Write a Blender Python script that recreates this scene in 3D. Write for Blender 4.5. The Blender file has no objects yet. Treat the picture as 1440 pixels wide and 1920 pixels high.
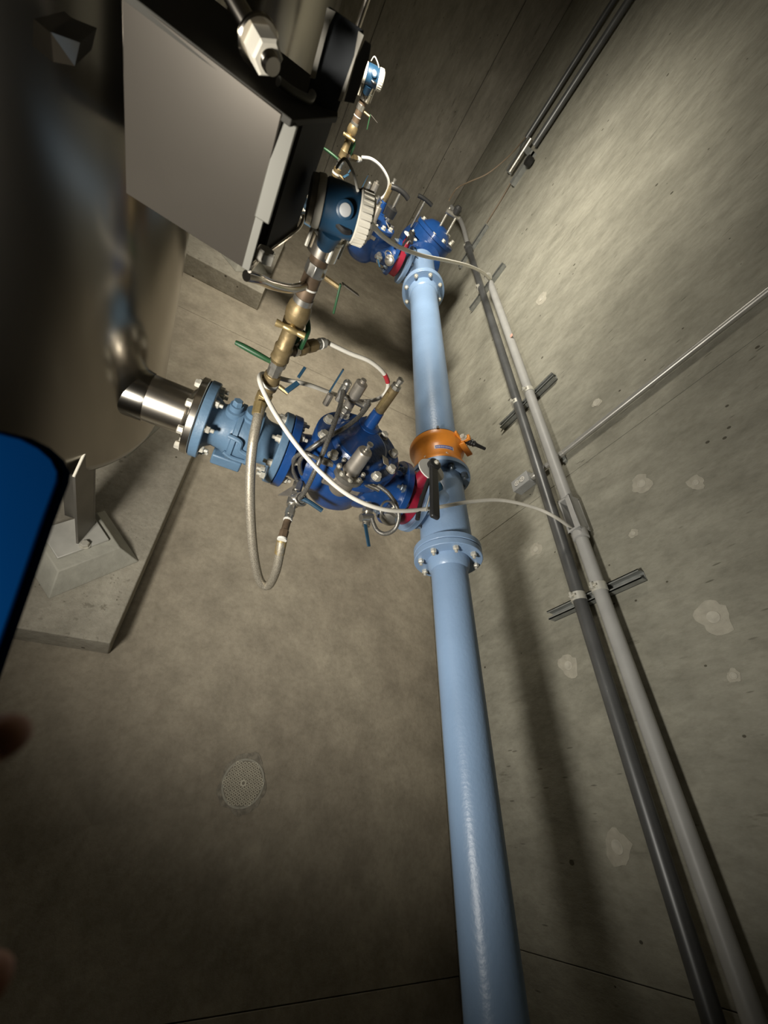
import bpy, bmesh, math, random
from mathutils import Vector as V, Matrix, Quaternion
random.seed(7)
sc = bpy.context.scene
COL = sc.collection
PI = math.pi

# ------------------------------------------------------------------ camera
HC = 2.12
CR = ((0.8672481, 0.00920159, 0.49779118),
      (0.31461953, -0.78502724, -0.53361671),
      (0.38586951, 0.6193929, -0.68370838))      # camera right / down / forward in world axes
FPX = 753.19
cam_d = bpy.data.cameras.new('camera'); cam = bpy.data.objects.new('camera', cam_d); COL.objects.link(cam)
cam.matrix_world = Matrix(((CR[0][0], -CR[1][0], -CR[2][0], 0),
                           (CR[0][1], -CR[1][1], -CR[2][1], 0),
                           (CR[0][2], -CR[1][2], -CR[2][2], HC), (0, 0, 0, 1)))
cam_d.sensor_fit = 'HORIZONTAL'; cam_d.sensor_width = 36.0
cam_d.lens = 36.0*FPX/1440.0
cam_d.clip_start = 0.01; cam_d.clip_end = 60
cam_d.dof.use_dof = True; cam_d.dof.focus_distance = 1.7; cam_d.dof.aperture_fstop = 5.0
sc.camera = cam

# ------------------------------------------------------------------ world, lamps, exposure
w = bpy.data.worlds.new('world'); sc.world = w; w.use_nodes = True
w.node_tree.nodes['Background'].inputs[0].default_value = (0.9, 0.92, 1.0, 1)
w.node_tree.nodes['Background'].inputs[1].default_value = 0.0
vs = sc.view_settings
vs.view_transform = 'Standard'; vs.look = 'None'; vs.gamma = 1.0; vs.use_curve_mapping = False
vs.exposure = -0.13

def area(name, loc, target, sx, sy, power, col=(1.0, 0.93, 0.80), spread=180):
    d = bpy.data.lights.new(name, 'AREA'); d.shape = 'RECTANGLE'; d.size = sx; d.size_y = sy
    d.energy = power; d.color = col; d.spread = math.radians(spread)
    o = bpy.data.objects.new(name, d); COL.objects.link(o); o.location = loc
    o.rotation_euler = (V(target)-V(loc)).to_track_quat('-Z', 'Y').to_euler()
    return o
def spot(name, loc, target, power, size, blend, radius, col):
    d = bpy.data.lights.new(name, 'SPOT'); d.energy = power; d.spot_size = math.radians(size); d.spot_blend = blend
    d.shadow_soft_size = radius; d.color = col
    o = bpy.data.objects.new(name, d); COL.objects.link(o); o.location = loc
    o.rotation_euler = (V(target)-V(loc)).to_track_quat('-Z', 'Y').to_euler()
    return o
# ceiling work light beyond the near tank, and the flashlight held low to the left of the camera
spot('work_light', (-0.22, 3.05, 2.38), (1.0, 3.5, 0.95), 330, 148, 1.0, 0.22, (1.0, 0.93, 0.80))
spot('flashlight', (-0.62, -0.25, 1.62), (1.0, 2.0, 0.90), 205, 118, 1.0, 0.14, (1.0, 0.95, 0.86))

# ------------------------------------------------------------------ helpers
def at(px, py, X=None, Y=None, Z=None):
    a, b = (px-720)/FPX, (py-960)/FPX
    r = V([CR[0][i]*a + CR[1][i]*b + CR[2][i] for i in range(3)])
    if X is not None: t = X/r.x
    elif Y is not None: t = Y/r.y
    else: t = (Z-HC)/r.z
    return V((0, 0, HC)) + r*t
def near(px, py, d):
    a, b = (px-720)/FPX, (py-960)/FPX
    return V((0, 0, HC)) + V([CR[0][i]*a + CR[1][i]*b + CR[2][i] for i in range(3)])*d

def frame(axis):
    a = V(axis).normalized()
    h = V((0, 0, 1)) if abs(a.z) < 0.9 else V((1, 0, 0))
    u = a.cross(h).normalized(); v = a.cross(u).normalized()
    return a, u, v

def catmull(pts, sub=8):
    pts = [V(p) for p in pts]; out = []
    n = len(pts)
    for i in range(n-1):
        p0 = pts[max(i-1, 0)]; p1 = pts[i]; p2 = pts[i+1]; p3 = pts[min(i+2, n-1)]
        for k in range(sub):
            t = k/sub
            out.append(0.5*((2*p1)+(p2-p0)*t+(2*p0-5*p1+4*p2-p3)*t*t+(3*p1-p0-3*p2+p3)*t**3))
    out.append(pts[-1]); return out

class MB:
    def __init__(s): s.v = []; s.f = []
    def add(s, vs_, fs):
        o = len(s.v); s.v += [tuple(p) for p in vs_]; s.f += [tuple(i+o for i in f) for f in fs]; return s
    def lathe(s, org, axis, prof, n=24, cap=True, rot=0.0):
        a, u, v = frame(axis); org = V(org); vs_ = []; fs = []
        for (t, r) in prof:
            for k in range(n):
                th = 2*PI*k/n+rot
                vs_.append(org+a*t+(u*math.cos(th)+v*math.sin(th))*r)
        m = len(prof)
        for i in range(m-1):
            for k in range(n):
                k2 = (k+1) % n
                fs.append((i*n+k, (i+1)*n+k, (i+1)*n+k2, i*n+k2))
        if cap:
            fs.append(tuple(range(n))); fs.append(tuple(reversed(range((m-1)*n, m*n))))
        return s.add(vs_, fs)
    def cyl(s, p0, p1, r0, r1=None, n=16, rot=0.0):
        p0 = V(p0); p1 = V(p1); L = (p1-p0).length
        return s.lathe(p0, p1-p0, [(0, r0), (L, r0 if r1 is None else r1)], n, True, rot)
    def box(s, c, size, M=None):
        c = V(c); h = [x/2 for x in size]; vs_ = []
        for x in (-1, 1):
            for y in (-1, 1):
                for z in (-1, 1):
                    p = V((x*h[0], y*h[1], z*h[2]))
                    if M is not None: p = M @ p
                    vs_.append(c+p)
        return s.add(vs_, [(0, 1, 3, 2), (4, 6, 7, 5), (0, 4, 5, 1), (2, 3, 7, 6), (0, 2, 6, 4), (1, 5, 7, 3)])
    def bb(s, a, b):
        a = V(a); b = V(b)
        return s.box((a+b)/2, [abs(b[i]-a[i]) for i in range(3)])
    def bar(s, p0, p1, wid, thk, up=(0, 0, 1)):
        p0 = V(p0); p1 = V(p1); d = (p1-p0); L = d.length; d.normalize()
        x = d.cross(V(up))
        if x.length < 1e-4: x = d.cross(V((1, 0, 0)))
        x.normalize(); z = x.cross(d).normalized()
        M = Matrix((x, d, z)).transposed()
        return s.box((p0+p1)/2, (wid, L, thk), M)
    def tube(s, pts, r, n=10, smooth=True, sub=8):
        P = catmull(pts, sub) if smooth else [V(p) for p in pts]
        rr = r if callable(r) else (lambda t: r)
        vs_ = []; fs = []; t0 = (P[1]-P[0]).normalized(); a, u, v = frame(t0)
        m = len(P)
        for i, p in enumerate(P):
            t = (P[min(i+1, m-1)]-P[max(i-1, 0)])
            if t.length < 1e-9: t = t0.copy()
            t.normalize(); q = t0.rotation_difference(t); u = q @ u; v = q @ v; t0 = t
            for k in range(n):
                th = 2*PI*k/n
                vs_.append(p+(u*math.cos(th)+v*math.sin(th))*rr(i/(m-1)))
        for i in range(m-1):
            for k in range(n):
                k2 = (k+1) % n
                fs.append((i*n+k, i*n+k2, (i+1)*n+k2, (i+1)*n+k))
        fs.append(tuple(reversed(range(n)))); fs.append(tuple(range((m-1)*n, m*n)))
        return s.add(vs_, fs)
    def prism(s, poly, d):                      # poly: planar 3D points, extruded by vector d
        n = len(poly); d = V(d); vs_ = [V(p) for p in poly]+[V(p)+d for p in poly]
        fs = [tuple(range(n)), tuple(reversed(range(n, 2*n)))]
        for k in range(n):
            k2 = (k+1) % n; fs.append((k2, k, n+k, n+k2))
        return s.add(vs_, fs)
    def ball(s, c, r, n=14, m=9, sc_=(1, 1, 1)):
        prof = []
        c = V(c); vs_ = []; fs = []
        for i in range(m+1):
            ph = PI*i/m
            for k in range(n):
                th = 2*PI*k/n
                vs_.append(c+V((r*sc_[0]*math.sin(ph)*math.cos(th), r*sc_[1]*math.sin(ph)*math.sin(th), r*sc_[2]*math.cos(ph))))
        for i in range(m):
            for k in range(n):
                k2 = (k+1) % n
                fs.append((i*n+k, (i+1)*n+k, (i+1)*n+k2, i*n+k2))
        return s.add(vs_, fs)
    def torus(s, c, axis, R, r, n=24, m=8):
        a, u, v = frame(axis); c = V(c); vs_ = []; fs = []
        for i in range(n):
            th = 2*PI*i/n; d = u*math.cos(th)+v*math.sin(th)
            for k in range(m):
                ph = 2*PI*k/m
                vs_.append(c+d*(R+r*math.cos(ph))+a*r*math.sin(ph))
        for i in range(n):
            for k in range(m):
                i2 = (i+1) % n; k2 = (k+1) % m
                fs.append((i*m+k, i2*m+k, i2*m+k2, i*m+k2))
        return s.add(vs_, fs)
    def mesh(s, name, mat, angle=38):
        me = bpy.data.meshes.new(name); me.from_pydata(s.v, [], s.f)
        bm = bmesh.new(); bm.from_mesh(me)
        bmesh.ops.remove_doubles(bm, verts=bm.verts, dist=1e-6)
        bmesh.ops.recalc_face_normals(bm, faces=bm.faces); bm.to_mesh(me); bm.free()
        for p in me.polygons: p.use_smooth = True
        me.set_sharp_from_angle(angle=math.radians(angle))
        me.materials.append(mat); return me
    def build(s, name, mat, parent=None, bevel=0, angle=38, label=None):
        o = bpy.data.objects.new(name, s.mesh(name, mat, angle)); COL.objects.link(o)
        if parent is not None: par(o, parent)
        if bevel:
            b = o.modifiers.new('bevel', 'BEVEL'); b.width = bevel; b.segments = 2; b.limit_method = 'ANGLE'
            b.angle_limit = math.radians(40)
        if label: o['label'] = label
        return o

def wmat(o):
    m = o.matrix_basis.copy(); p = o.parent
    return wmat(p) @ o.matrix_parent_inverse @ m if p else m
def par(o, p):
    o.parent = p; o.matrix_parent_inverse = wmat(p).inverted()
def tag(o, label, cat, group=None):
    o['label'] = label; o['category'] = cat
    if group: o['group'] = group
    return o
def thing(name, label, cat, loc=(0, 0, 0), group=None):
    o = bpy.data.objects.new(name, None); COL.objects.link(o); o.location = loc
    o.empty_display_size = 0.05
    return tag(o, label, cat, group)
def struct(o): o['kind'] = 'structure'; return o
def place(me, name, loc, axis, parent, spin=0.0):
    o = bpy.data.objects.new(name, me); COL.objects.link(o)
    q = V((0, 0, 1)).rotation_difference(V(axis).normalized())
    o.rotation_mode = 'QUATERNION'; o.rotation_quaternion = q @ Quaternion((0, 0, 1), spin); o.location = loc
    par(o, parent); return o
def copy_tree(o, off, parent=None):
    c = o.copy(); COL.objects.link(c)
    if parent is None: c.location = V(o.location)+V(off)
    else:
        inv = o.matrix_parent_inverse.copy(); c.parent = parent; c.matrix_parent_inverse = inv
    for ch in list(o.children): copy_tree(ch, off, c)
    return c

# ------------------------------------------------------------------ materials
def M(name, col, rough=0.5, metal=0.0, var=0.0, scale=8.0, bump=0.0, bscale=60.0, spec=0.5, coat=0.0):
    m = bpy.data.materials.new(name); m.use_nodes = True; nt = m.node_tree; b = nt.nodes['Principled BSDF']
    b.inputs['Base Color'].default_value = (*col, 1); b.inputs['Roughness'].default_value = rough
    b.inputs['Metallic'].default_value = metal; b.inputs['Specular IOR Level'].default_value = spec
    b.inputs['Coat Weight'].default_value = coat
    if var:
        g = nt.nodes.new('ShaderNodeNewGeometry'); n = nt.nodes.new('ShaderNodeTexNoise')
        n.inputs['Scale'].default_value = scale; n.inputs['Detail'].default_value = 5
        nt.links.new(g.outputs['Position'], n.inputs['Vector'])
        r = nt.nodes.new('ShaderNodeValToRGB')
        r.color_ramp.elements[0].position = 0.32; r.color_ramp.elements[1].position = 0.68
        r.color_ramp.elements[0].color = (*[c*(1-var) for c in col], 1)
        r.color_ramp.elements[1].color = (*[min(1, c*(1+var)) for c in col], 1)
        nt.links.new(n.outputs['Fac'], r.inputs['Fac']); nt.links.new(r.outputs['Color'], b.inputs['Base Color'])
    if bump:
        g2 = nt.nodes.new('ShaderNodeNewGeometry'); n2 = nt.nodes.new('ShaderNodeTexNoise')
        n2.inputs['Scale'].default_value = bscale; n2.inputs['Detail'].default_value = 4
        nt.links.new(g2.outputs['Position'], n2.inputs['Vector'])
        bp = nt.nodes.new('ShaderNodeBump'); bp.inputs['Strength'].default_value = bump; bp.inputs['Distance'].default_value = 0.01
        nt.links.new(n2.outputs['Fac'], bp.inputs['Height']); nt.links.new(bp.outputs['Normal'], b.inputs['Normal'])
    return m

def concrete(name, cA, cB, stretch=(1, 1, 1), pits=True, grain=0.0, big=0.9, rough=0.9, bump=0.25):
    m = bpy.data.materials.new(name); m.use_nodes = True; nt = m.node_tree; N = nt.nodes; L = nt.links
    b = N['Principled BSDF']; b.inputs['Roughness'].default_value = rough; b.inputs['Specular IOR Level'].default_value = 0.25
    g = N.new('ShaderNodeNewGeometry')
    def noise(sc_, det, vec, rgh=0.55):
        n = N.new('ShaderNodeTexNoise'); n.inputs['Scale'].default_value = sc_; n.inputs['Detail'].default_value = det
        n.inputs['Roughness'].default_value = rgh; L.new(vec, n.inputs['Vector']); return n.outputs['Fac']
    def ramp(fac, p0, p1, c0, c1):
        r = N.new('ShaderNodeValToRGB'); e = r.color_ramp.elements
        e[0].position = p0; e[1].position = p1; e[0].color = (*c0, 1); e[1].color = (*c1, 1)
        L.new(fac, r.inputs['Fac']); return r.outputs['Color']
    def mix(kind, fac, a, c):
        x = N.new('ShaderNodeMix'); x.data_type = 'RGBA'; x.blend_type = kind
        if isinstance(fac, float): x.inputs[0].default_value = fac
        else: L.new(fac, x.inputs[0])
        L.new(a, x.inputs[6]); L.new(c, x.inputs[7]); return x.outputs[2]
    mp = N.new('ShaderNodeMapping'); mp.inputs['Scale'].default_value = stretch; L.new(g.outputs['Position'], mp.inputs['Vector'])
    P0 = g.outputs['Position']; P1 = mp.outputs['Vector']
    col = ramp(noise(big, 8, P0, 0.62), 0.33, 0.67, cA, cB)
    col = mix('MULTIPLY', 1.0, col, ramp(noise(7, 6, P1, 0.7), 0.33, 0.64, (0.78, 0.775, 0.76), (1.06, 1.055, 1.045)))
    col = mix('MULTIPLY', 1.0, col, ramp(noise(38, 5, P1, 0.7), 0.34, 0.56, (0.90, 0.895, 0.885), (1.03, 1.03, 1.03)))
    # pale laitance smears with their own shape
    col = mix('MIX', ramp(noise(2.6, 7, P1, 0.65), 0.60, 0.70, (0, 0, 0), (0.28, 0.28, 0.28)), col,
              ramp(noise(20, 4, P1), 0.4, 0.6, tuple(c*1.12 for c in cB), tuple(c*1.3 for c in cB)))
    h = None
    if pits:
        vo = N.new('ShaderNodeTexVoronoi'); vo.inputs['Scale'].default_value = 11; vo.inputs['Randomness'].default_value = 1.0
        mp2 = N.new('ShaderNodeMapping'); mp2.inputs['Scale'].default_value = tuple(0.55+0.45*s for s in stretch); L.new(P0, mp2.inputs['Vector'])
        L.new(mp2.outputs['Vector'], vo.inputs['Vector'])
        dn = N.new('ShaderNodeMath'); dn.operation = 'ADD'; L.new(vo.outputs['Distance'], dn.inputs[0])
        nz = N.new('ShaderNodeMath'); nz.operation = 'MULTIPLY'; nz.inputs[1].default_value = -0.30
        L.new(noise(5, 3, P0), nz.inputs[0]); L.new(nz.outputs[0], dn.inputs[1])
        pit = ramp(dn.outputs[0], -0.100, -0.075, (1, 1, 1), (0, 0, 0))
        pitr = N.new('ShaderNodeMath'); pitr.operation = 'LESS_THAN'; pitr.inputs[1].default_value = -0.102
        L.new(dn.outputs[0], pitr.inputs[0])
        col = mix('MULTIPLY', pitr.outputs[0], col, ramp(noise(3, 2, P0), 0, 1, (0.25, 0.24, 0.22), (0.4, 0.38, 0.35)))
        h = pitr.outputs[0]
    if grain:
        mp3 = N.new('ShaderNodeMapping'); mp3.inputs['Scale'].default_value = tuple(1.3 if q >= 1 else 0.22 for q in stretch); L.new(P0, mp3.inputs['Vector'])
        scr = ramp(noise(24, 4, mp3.outputs['Vector'], 0.6), 0.63, 0.68, (1, 1, 1), (0.62, 0.61, 0.585))
        msk = ramp(noise(1.7, 4, P0), 0.46, 0.60, (0, 0, 0), (0.9, 0.9, 0.9))
        col = mix('MULTIPLY', msk, col, scr)
        vo2 = N.new('ShaderNodeTexVoronoi'); vo2.inputs['Scale'].default_value = 34; L.new(mp3.outputs['Vector'], vo2.inputs['Vector'])
        dots = ramp(vo2.outputs['Distance'], 0.09, 0.14, (0.45, 0.44, 0.42), (1, 1, 1))
        msk2 = ramp(noise(2.9, 5, P0, 0.65), 0.50, 0.60, (0, 0, 0), (0.85, 0.85, 0.85))
        col = mix('MULTIPLY', msk2, col, dots)
        col = mix('MULTIPLY', grain, col, ramp(noise(11, 9, P1, 0.75), 0.36, 0.60, (0.62, 0.61, 0.59), (1.06, 1.06, 1.06)))
    L.new(col, b.inputs['Base Color'])
    bp = N.new('ShaderNodeBump'); bp.inputs['Strength'].default_value = bump; bp.inputs['Distance'].default_value = 0.02
    L.new(noise(26, 7, P1, 0.7), bp.inputs['Height'])
    if h is not None:
        bp2 = N.new('ShaderNodeBump'); bp2.invert = True; bp2.inputs['Strength'].default_value = 0.7; bp2.inputs['Distance'].default_value = 0.006
        L.new(h, bp2.inputs['Height']); L.new(bp.outputs['Normal'], bp2.inputs['Normal']); L.new(bp2.outputs['Normal'], b.inputs['Normal'])
    else: L.new(bp.outputs['Normal'], b.inputs['Normal'])
    return m

MT = {}
MT['wall'] = concrete('wall_concrete', (0.285, 0.278, 0.228), (0.415, 0.405, 0.34), (1, 1.2, 0.6), True, 0.30, 0.8)
MT['wallf'] = concrete('far_wall_concrete', (0.25, 0.235, 0.195), (0.35, 0.33, 0.28), (1.4, 1, 0.4), True, 0.3, 0.8)
MT['floor'] = concrete('floor_concrete', (0.28, 0.245, 0.19), (0.43, 0.385, 0.30), (1, 1, 1), False, 0.0, 1.1)
MT['ped'] = concrete('pedestal_concrete', (0.30, 0.275, 0.225), (0.40, 0.375, 0.31), (1, 1, 1), True, 0.15, 1.6, 0.9, 0.35)
MT['patch'] = M('mortar_patch', (0.385, 0.365, 0.30), 0.95, var=0.10, scale=30, bump=0.4, bscale=50)
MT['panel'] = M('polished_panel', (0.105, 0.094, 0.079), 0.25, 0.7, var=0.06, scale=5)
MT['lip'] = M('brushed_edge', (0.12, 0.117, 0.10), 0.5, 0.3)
MT['shaded'] = M('shade_toned_steel', (0.05, 0.048, 0.042), 0.7, 0.0, spec=0.1)  # shade on the bracket's top and inside is put into this dark colour
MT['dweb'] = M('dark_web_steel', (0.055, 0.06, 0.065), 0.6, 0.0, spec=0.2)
MT['plug'] = M('mortar_plug', (0.46, 0.44, 0.37), 0.95, var=0.10, scale=40, bump=0.3)
MT['joint'] = M('joint_dark', (0.12, 0.11, 0.095), 0.95)
MT['grout'] = M('grout', (0.36, 0.35, 0.295), 0.85, var=0.12, scale=14, bump=0.25, bscale=40)
MT['blue'] = M('light_blue_paint', (0.215, 0.32, 0.48), 0.36, var=0.06, scale=5, bump=0.10, bscale=90)
MT['blue2'] = M('slate_blue_paint', (0.10, 0.175, 0.265), 0.45, var=0.08, scale=12, bump=0.12, bscale=70)
MT['dblue'] = M('deep_blue_epoxy', (0.010, 0.052, 0.19), 0.30, var=0.10, scale=10, bump=0.18, bscale=45, coat=0.2)
MT['txblue'] = M('transmitter_blue', (0.010, 0.042, 0.085), 0.42, var=0.06, scale=20, bump=0.05)
MT['red'] = M('red_paint', (0.24, 0.010, 0.028), 0.4, var=0.1, scale=20)
MT['orange'] = M('orange_epoxy', (0.76, 0.27, 0.035), 0.34, var=0.06, scale=14, bump=0.06, bscale=40)
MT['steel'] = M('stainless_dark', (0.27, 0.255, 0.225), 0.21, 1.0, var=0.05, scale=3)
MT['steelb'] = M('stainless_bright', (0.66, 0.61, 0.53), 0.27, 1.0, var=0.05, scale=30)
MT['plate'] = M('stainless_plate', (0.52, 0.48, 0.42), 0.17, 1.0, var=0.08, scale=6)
MT['dleg'] = M('dull_leg_steel', (0.16, 0.15, 0.13), 0.5, 0.6, var=0.08, scale=10)
MT['bolt'] = M('zinc_bolt', (0.56, 0.535, 0.46), 0.42, 0.35, var=0.10, scale=60)
MT['nutd'] = M('painted_nut', (0.20, 0.24, 0.28), 0.4, 0.5, var=0.2, scale=60)
MT['fit'] = M('nickel_fitting', (0.50, 0.48, 0.43), 0.35, 0.9, var=0.15, scale=60)
MT['pilot'] = M('pilot_grey_steel', (0.36, 0.33, 0.285), 0.42, 0.7, var=0.10, scale=40)
MT['brass'] = M('bronze_brass', (0.24, 0.18, 0.09), 0.48, 0.6, var=0.18, scale=40, bump=0.1)
MT['brassb'] = M('bright_brass', (0.46, 0.35, 0.165), 0.42, 0.7, var=0.12, scale=50)
MT['bronze'] = M('dark_bronze_pipe', (0.15, 0.105, 0.068), 0.5, 0.5, var=0.2, scale=30)
MT['green'] = M('green_handle', (0.018, 0.075, 0.028), 0.45, var=0.1, scale=40)
MT['teal'] = M('blue_vinyl_handle', (0.015, 0.055, 0.10), 0.45, var=0.1, scale=40)
MT['black'] = M('black_plastic', (0.018, 0.018, 0.018), 0.42)
MT['rubber'] = M('black_gasket', (0.02, 0.02, 0.02), 0.8)
MT['white'] = M('white_cable', (0.70, 0.675, 0.60), 0.45, var=0.05, scale=30)
MT['whitep'] = M('white_plate', (0.66, 0.65, 0.60), 0.5)
MT['redtape'] = M('red_tape', (0.42, 0.03, 0.04), 0.5)
MT['pinktape'] = M('pale_red_sticker', (0.62, 0.38, 0.30), 0.6)
MT['cap'] = M('cream_cap', (0.56, 0.53, 0.45), 0.5, var=0.05, scale=40)
MT['pvc'] = M('grey_pvc', (0.36, 0.36, 0.345), 0.45, var=0.06, scale=12)
MT['dcond'] = M('dark_grey_conduit', (0.115, 0.118, 0.118), 0.38, 0.35, var=0.2, scale=6)
MT['emt'] = M('galvanized_conduit', (0.50, 0.49, 0.45), 0.36, 0.6, var=0.08, scale=20)
MT['galv'] = M('galvanized_strut', (0.27, 0.28, 0.265), 0.5, 0.35, var=0.15, scale=30)
MT['clamp'] = M('bright_clamp', (0.74, 0.73, 0.66), 0.35, 0.5)
MT['boxg'] = M('grey_cast_box', (0.40, 0.41, 0.41), 0.5, 0.2, var=0.05, scale=30)
MT['skin'] = M('skin', (0.26, 0.11, 0.06), 0.55, var=0.1, scale=60)
MT['bluep'] = M('blue_sheet', (0.0002, 0.0058, 0.023), 1.0, spec=0.0)
MT['wire'] = M('brown_wire', (0.20, 0.15, 0.10), 0.6)
MT['decal'] = M('blue_white_decal', (0.10, 0.11, 0.33), 0.5)

def braid(name, c0, c1):
    m = bpy.data.materials.new(name); m.use_nodes = True; nt = m.node_tree; b = nt.nodes['Principled BSDF']
    b.inputs['Metallic'].default_value = 0.6; b.inputs['Roughness'].default_value = 0.45
    g = nt.nodes.new('ShaderNodeNewGeometry'); wv = nt.nodes.new('ShaderNodeTexVoronoi'); wv.inputs['Scale'].default_value = 320
    nt.links.new(g.outputs['Position'], wv.inputs['Vector']); r = nt.nodes.new('ShaderNodeValToRGB')
    r.color_ramp.elements[0].color = (*c1, 1); r.color_ramp.elements[1].color = (*c0, 1)
    r.color_ramp.elements[1].position = 0.7
    nt.links.new(wv.outputs['Distance'], r.inputs['Fac']); nt.links.new(r.outputs['Color'], b.inputs['Base Color'])
    return m
MT['braid'] = braid('steel_braid', (0.30, 0.27, 0.215), (0.62, 0.57, 0.46))
MT['braidd'] = braid('grey_braid', (0.12, 0.115, 0.105), (0.30, 0.29, 0.26))

# ------------------------------------------------------------------ shared small meshes
def hexbolt(s, L=0.0, mat='bolt', washer=True, n=6):
    b = MB()
    if washer: b.lathe((0, 0, 0), (0, 0, 1), [(0, s*1.25), (s*0.16, s*1.25)], 16)
    b.lathe((0, 0, s*0.16 if washer else 0), (0, 0, 1), [(0, s), (s*0.95, s), (s*1.15, s*0.82)], n)
    if L: b.lathe((0, 0, s), (0, 0, 1), [(0, s*0.55), (L, s*0.55), (L+s*0.1, s*0.45)], 12)
    return b.mesh('hex_bolt', MT[mat], 30)
BOLT = {k: hexbolt(*a) for k, a in {
    'nut': (0.013, 0.016), 'head': (0.0145, 0.0), 'nutd': (0.0135, 0.018, 'nutd'), 'small': (0.0085, 0.0), 'tiny': (0.005, 0.0),
    'big': (0.0165, 0.0), 'mix': (0.0125, 0.012, 'bolt', False)}.items()}
def bolt_ring(parent, c, axis, R, n, key, ph=0.0, name='flange_bolt'):
    a, u, v = frame(axis)
    for k in range(n):
        th = 2*PI*k/n+ph
        place(BOLT[key], name, V(c)+(u*math.cos(th)+v*math.sin(th))*R, a, parent, th)
def flange(parent, c, axis, r, t, mat, name='flange'):
    e = 0.0025
    return MB().lathe(c, axis, [(0, r-e), (e, r), (t-e, r), (t, r-e)], 48).build(name, mat, parent)

# ================================================================== THE ROOM
XW, YF, YB, XL, ZC = 1.60, 6.62, -1.7, -3.0, 3.5
J = 0.0016
def slab_root(name): return struct(MB_empty(name))
def MB_empty(name):
    o = bpy.data.objects.new(name, None); COL.objects.link(o); return o

# floor: bed + slabs with open joints
floor = struct(MB().bb((XL, YB, -0.3), (XW+0.2, YF+0.2, -0.012)).build('floor', MT['joint']))
for (a, b) in ((YB, -0.503), (-0.503, 3.245), (3.245, YF)):
    MB().bb((XL, a+J, -0.02), (XW, b-J, 0)).build('floor_slab', MT['floor'], floor, 0.002)
# right wall: backing + cast panels between form joints
wr = struct(MB().bb((XW+0.012, YB, -0.3), (XW+0.25, YF+0.2, ZC)).build('wall_right', MT['joint']))
ys = [YB, -0.365, 1.472, 3.25, 5.08, YF]
for a, b in zip(ys[:-1], ys[1:]):
    MB().bb((XW, a+J*0.8, 0.0), (XW+0.02, b-J*0.8, ZC)).build('wall_panel', MT['wall'], wr, 0.0015)
# far wall
wf = struct(MB().bb((XL, YF+0.012, -0.3), (XW+0.2, YF+0.25, ZC)).build('wall_far', MT['joint']))
xs = [XL, -1.3, -0.05, 1.19, XW]
for a, b in zip(xs[:-1], xs[1:]):
    MB().bb((a+J*2, YF, 0), (b-J*2, YF+0.02, ZC)).build('wall_panel', MT['wallf'], wf, 0.002)
struct(MB().bb((XL-0.2, YB-0.2, -0.3), (XL, YF+0.25, ZC)).build('wall_left', MT['wallf']))
struct(MB().bb((XL-0.2, YB-0.25, -0.3), (XW+0.25, YB, ZC)).build('wall_back', MT['wallf']))
struct(MB().bb((XL-0.2, YB-0.25, ZC), (XW+0.25, YF+0.25, ZC+0.2)).build('ceiling', MT['wallf']))

# tie-hole patches on the right wall
def blob(c, r, n=22, amp=0.25, ax='x', elong=1.0):
    pts = []; ph = [random.uniform(0, 6.28) for _ in range(4)]
    for k in range(n):
        th = 2*PI*k/n
        rr = r*(1+amp*(0.5*math.sin(2*th+ph[0])+0.35*math.sin(3*th+ph[1])+0.3*math.sin(5*th+ph[2])+0.2*math.sin(9*th+ph[3])+random.uniform(-0.25, 0.25)))
        if ax == 'x': pts.append((c[0], c[1]+rr*math.cos(th), c[2]+rr*elong*math.sin(th)))
        else: pts.append((c[0]+rr*math.cos(th), c[1]+rr*elong*math.sin(th), c[2]))
    return pts
for (px, py, rp, rc) in ((1203, 907, .045, .019), (1338, 1157, .055, .021), (1066, 1248, .048, .02), (1158, 1588, .05, .022),
                         (1005, 1030, .038, .016), (1376, 1267, .02, .011), (1119, 755, .026, .021), (1016, 560, .05, .02),
                         (1305, 905, .03, .012), (1188, 1000, .02, .01)):
    p = at(px, py, X=XW)
    o = MB().prism(blob(p, rp), (-0.0012, 0, 0)).build('tie_hole_patch', MT['patch'], wr)
    q = p+V((-0.0012, 0, 0))
    MB().lathe(q, (-1, 0, 0), [(0, rc), (0.002, rc*0.96), (0.0022, rc*0.7), (0.001, rc*0.62)], 20).build('tie_plug', MT['plug'], o)

# ------------------------------------------------------------------ pedestals
def pedestal(y0, y1, zt, label):
    m = MB().bb((-1.28, y0, 0), (-0.168, y1, zt))
    o = m.build('concrete_pedestal', MT['ped'], None, 0.006)
    return tag(o, label, 'pedestal', 'concrete equipment pedestals')
pedestal(0.585, 1.99, 0.155, 'low concrete pedestal under the near tank leg')
pedestal(3.74, 5.15, 0.17, 'low concrete pedestal beyond the floor joint, partly hidden by steel bracket')

# ------------------------------------------------------------------ floor drain
DX, DY = 0.512, 0.150
dr = thing('floor_drain', 'round floor drain with honeycomb grate set in ragged mortar', 'drain', (DX, DY, 0))
pts = blob((DX, DY, 0.0), 0.106, 46, 0.13, 'z')
MB().prism(pts, (0, 0, 0.0022)).build('mortar_ring', M('drain_mortar', (0.26, 0.235, 0.185), 0.95, var=0.25, scale=40, bump=0.6, bscale=60), dr)
MB().lathe((DX, DY, 0.0005), (0, 0, 1), [(0, 0.088), (0.003, 0.088), (0.0034, 0.0855)], 40).build('recess', M('drain_shade', (0.24, 0.215, 0.168), 0.9), dr)
gm = MB(); pit = 0.0165
for i in range(-9, 10):
    for j in range(-10, 11):
        x = DX+pit*(i+0.5*(j % 2)); y = DY+pit*0.866*j
        d = math.hypot(x-DX, y-DY)
        if d > 0.083 or d < 0.012: continue
        gm.lathe((x, y, 0.0033), (0, 0, 1), [(0, 0.0080), (0.003, 0.0076), (0.003, 0.0050), (0.0005, 0.0048)], 6, False, PI/6)
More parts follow.
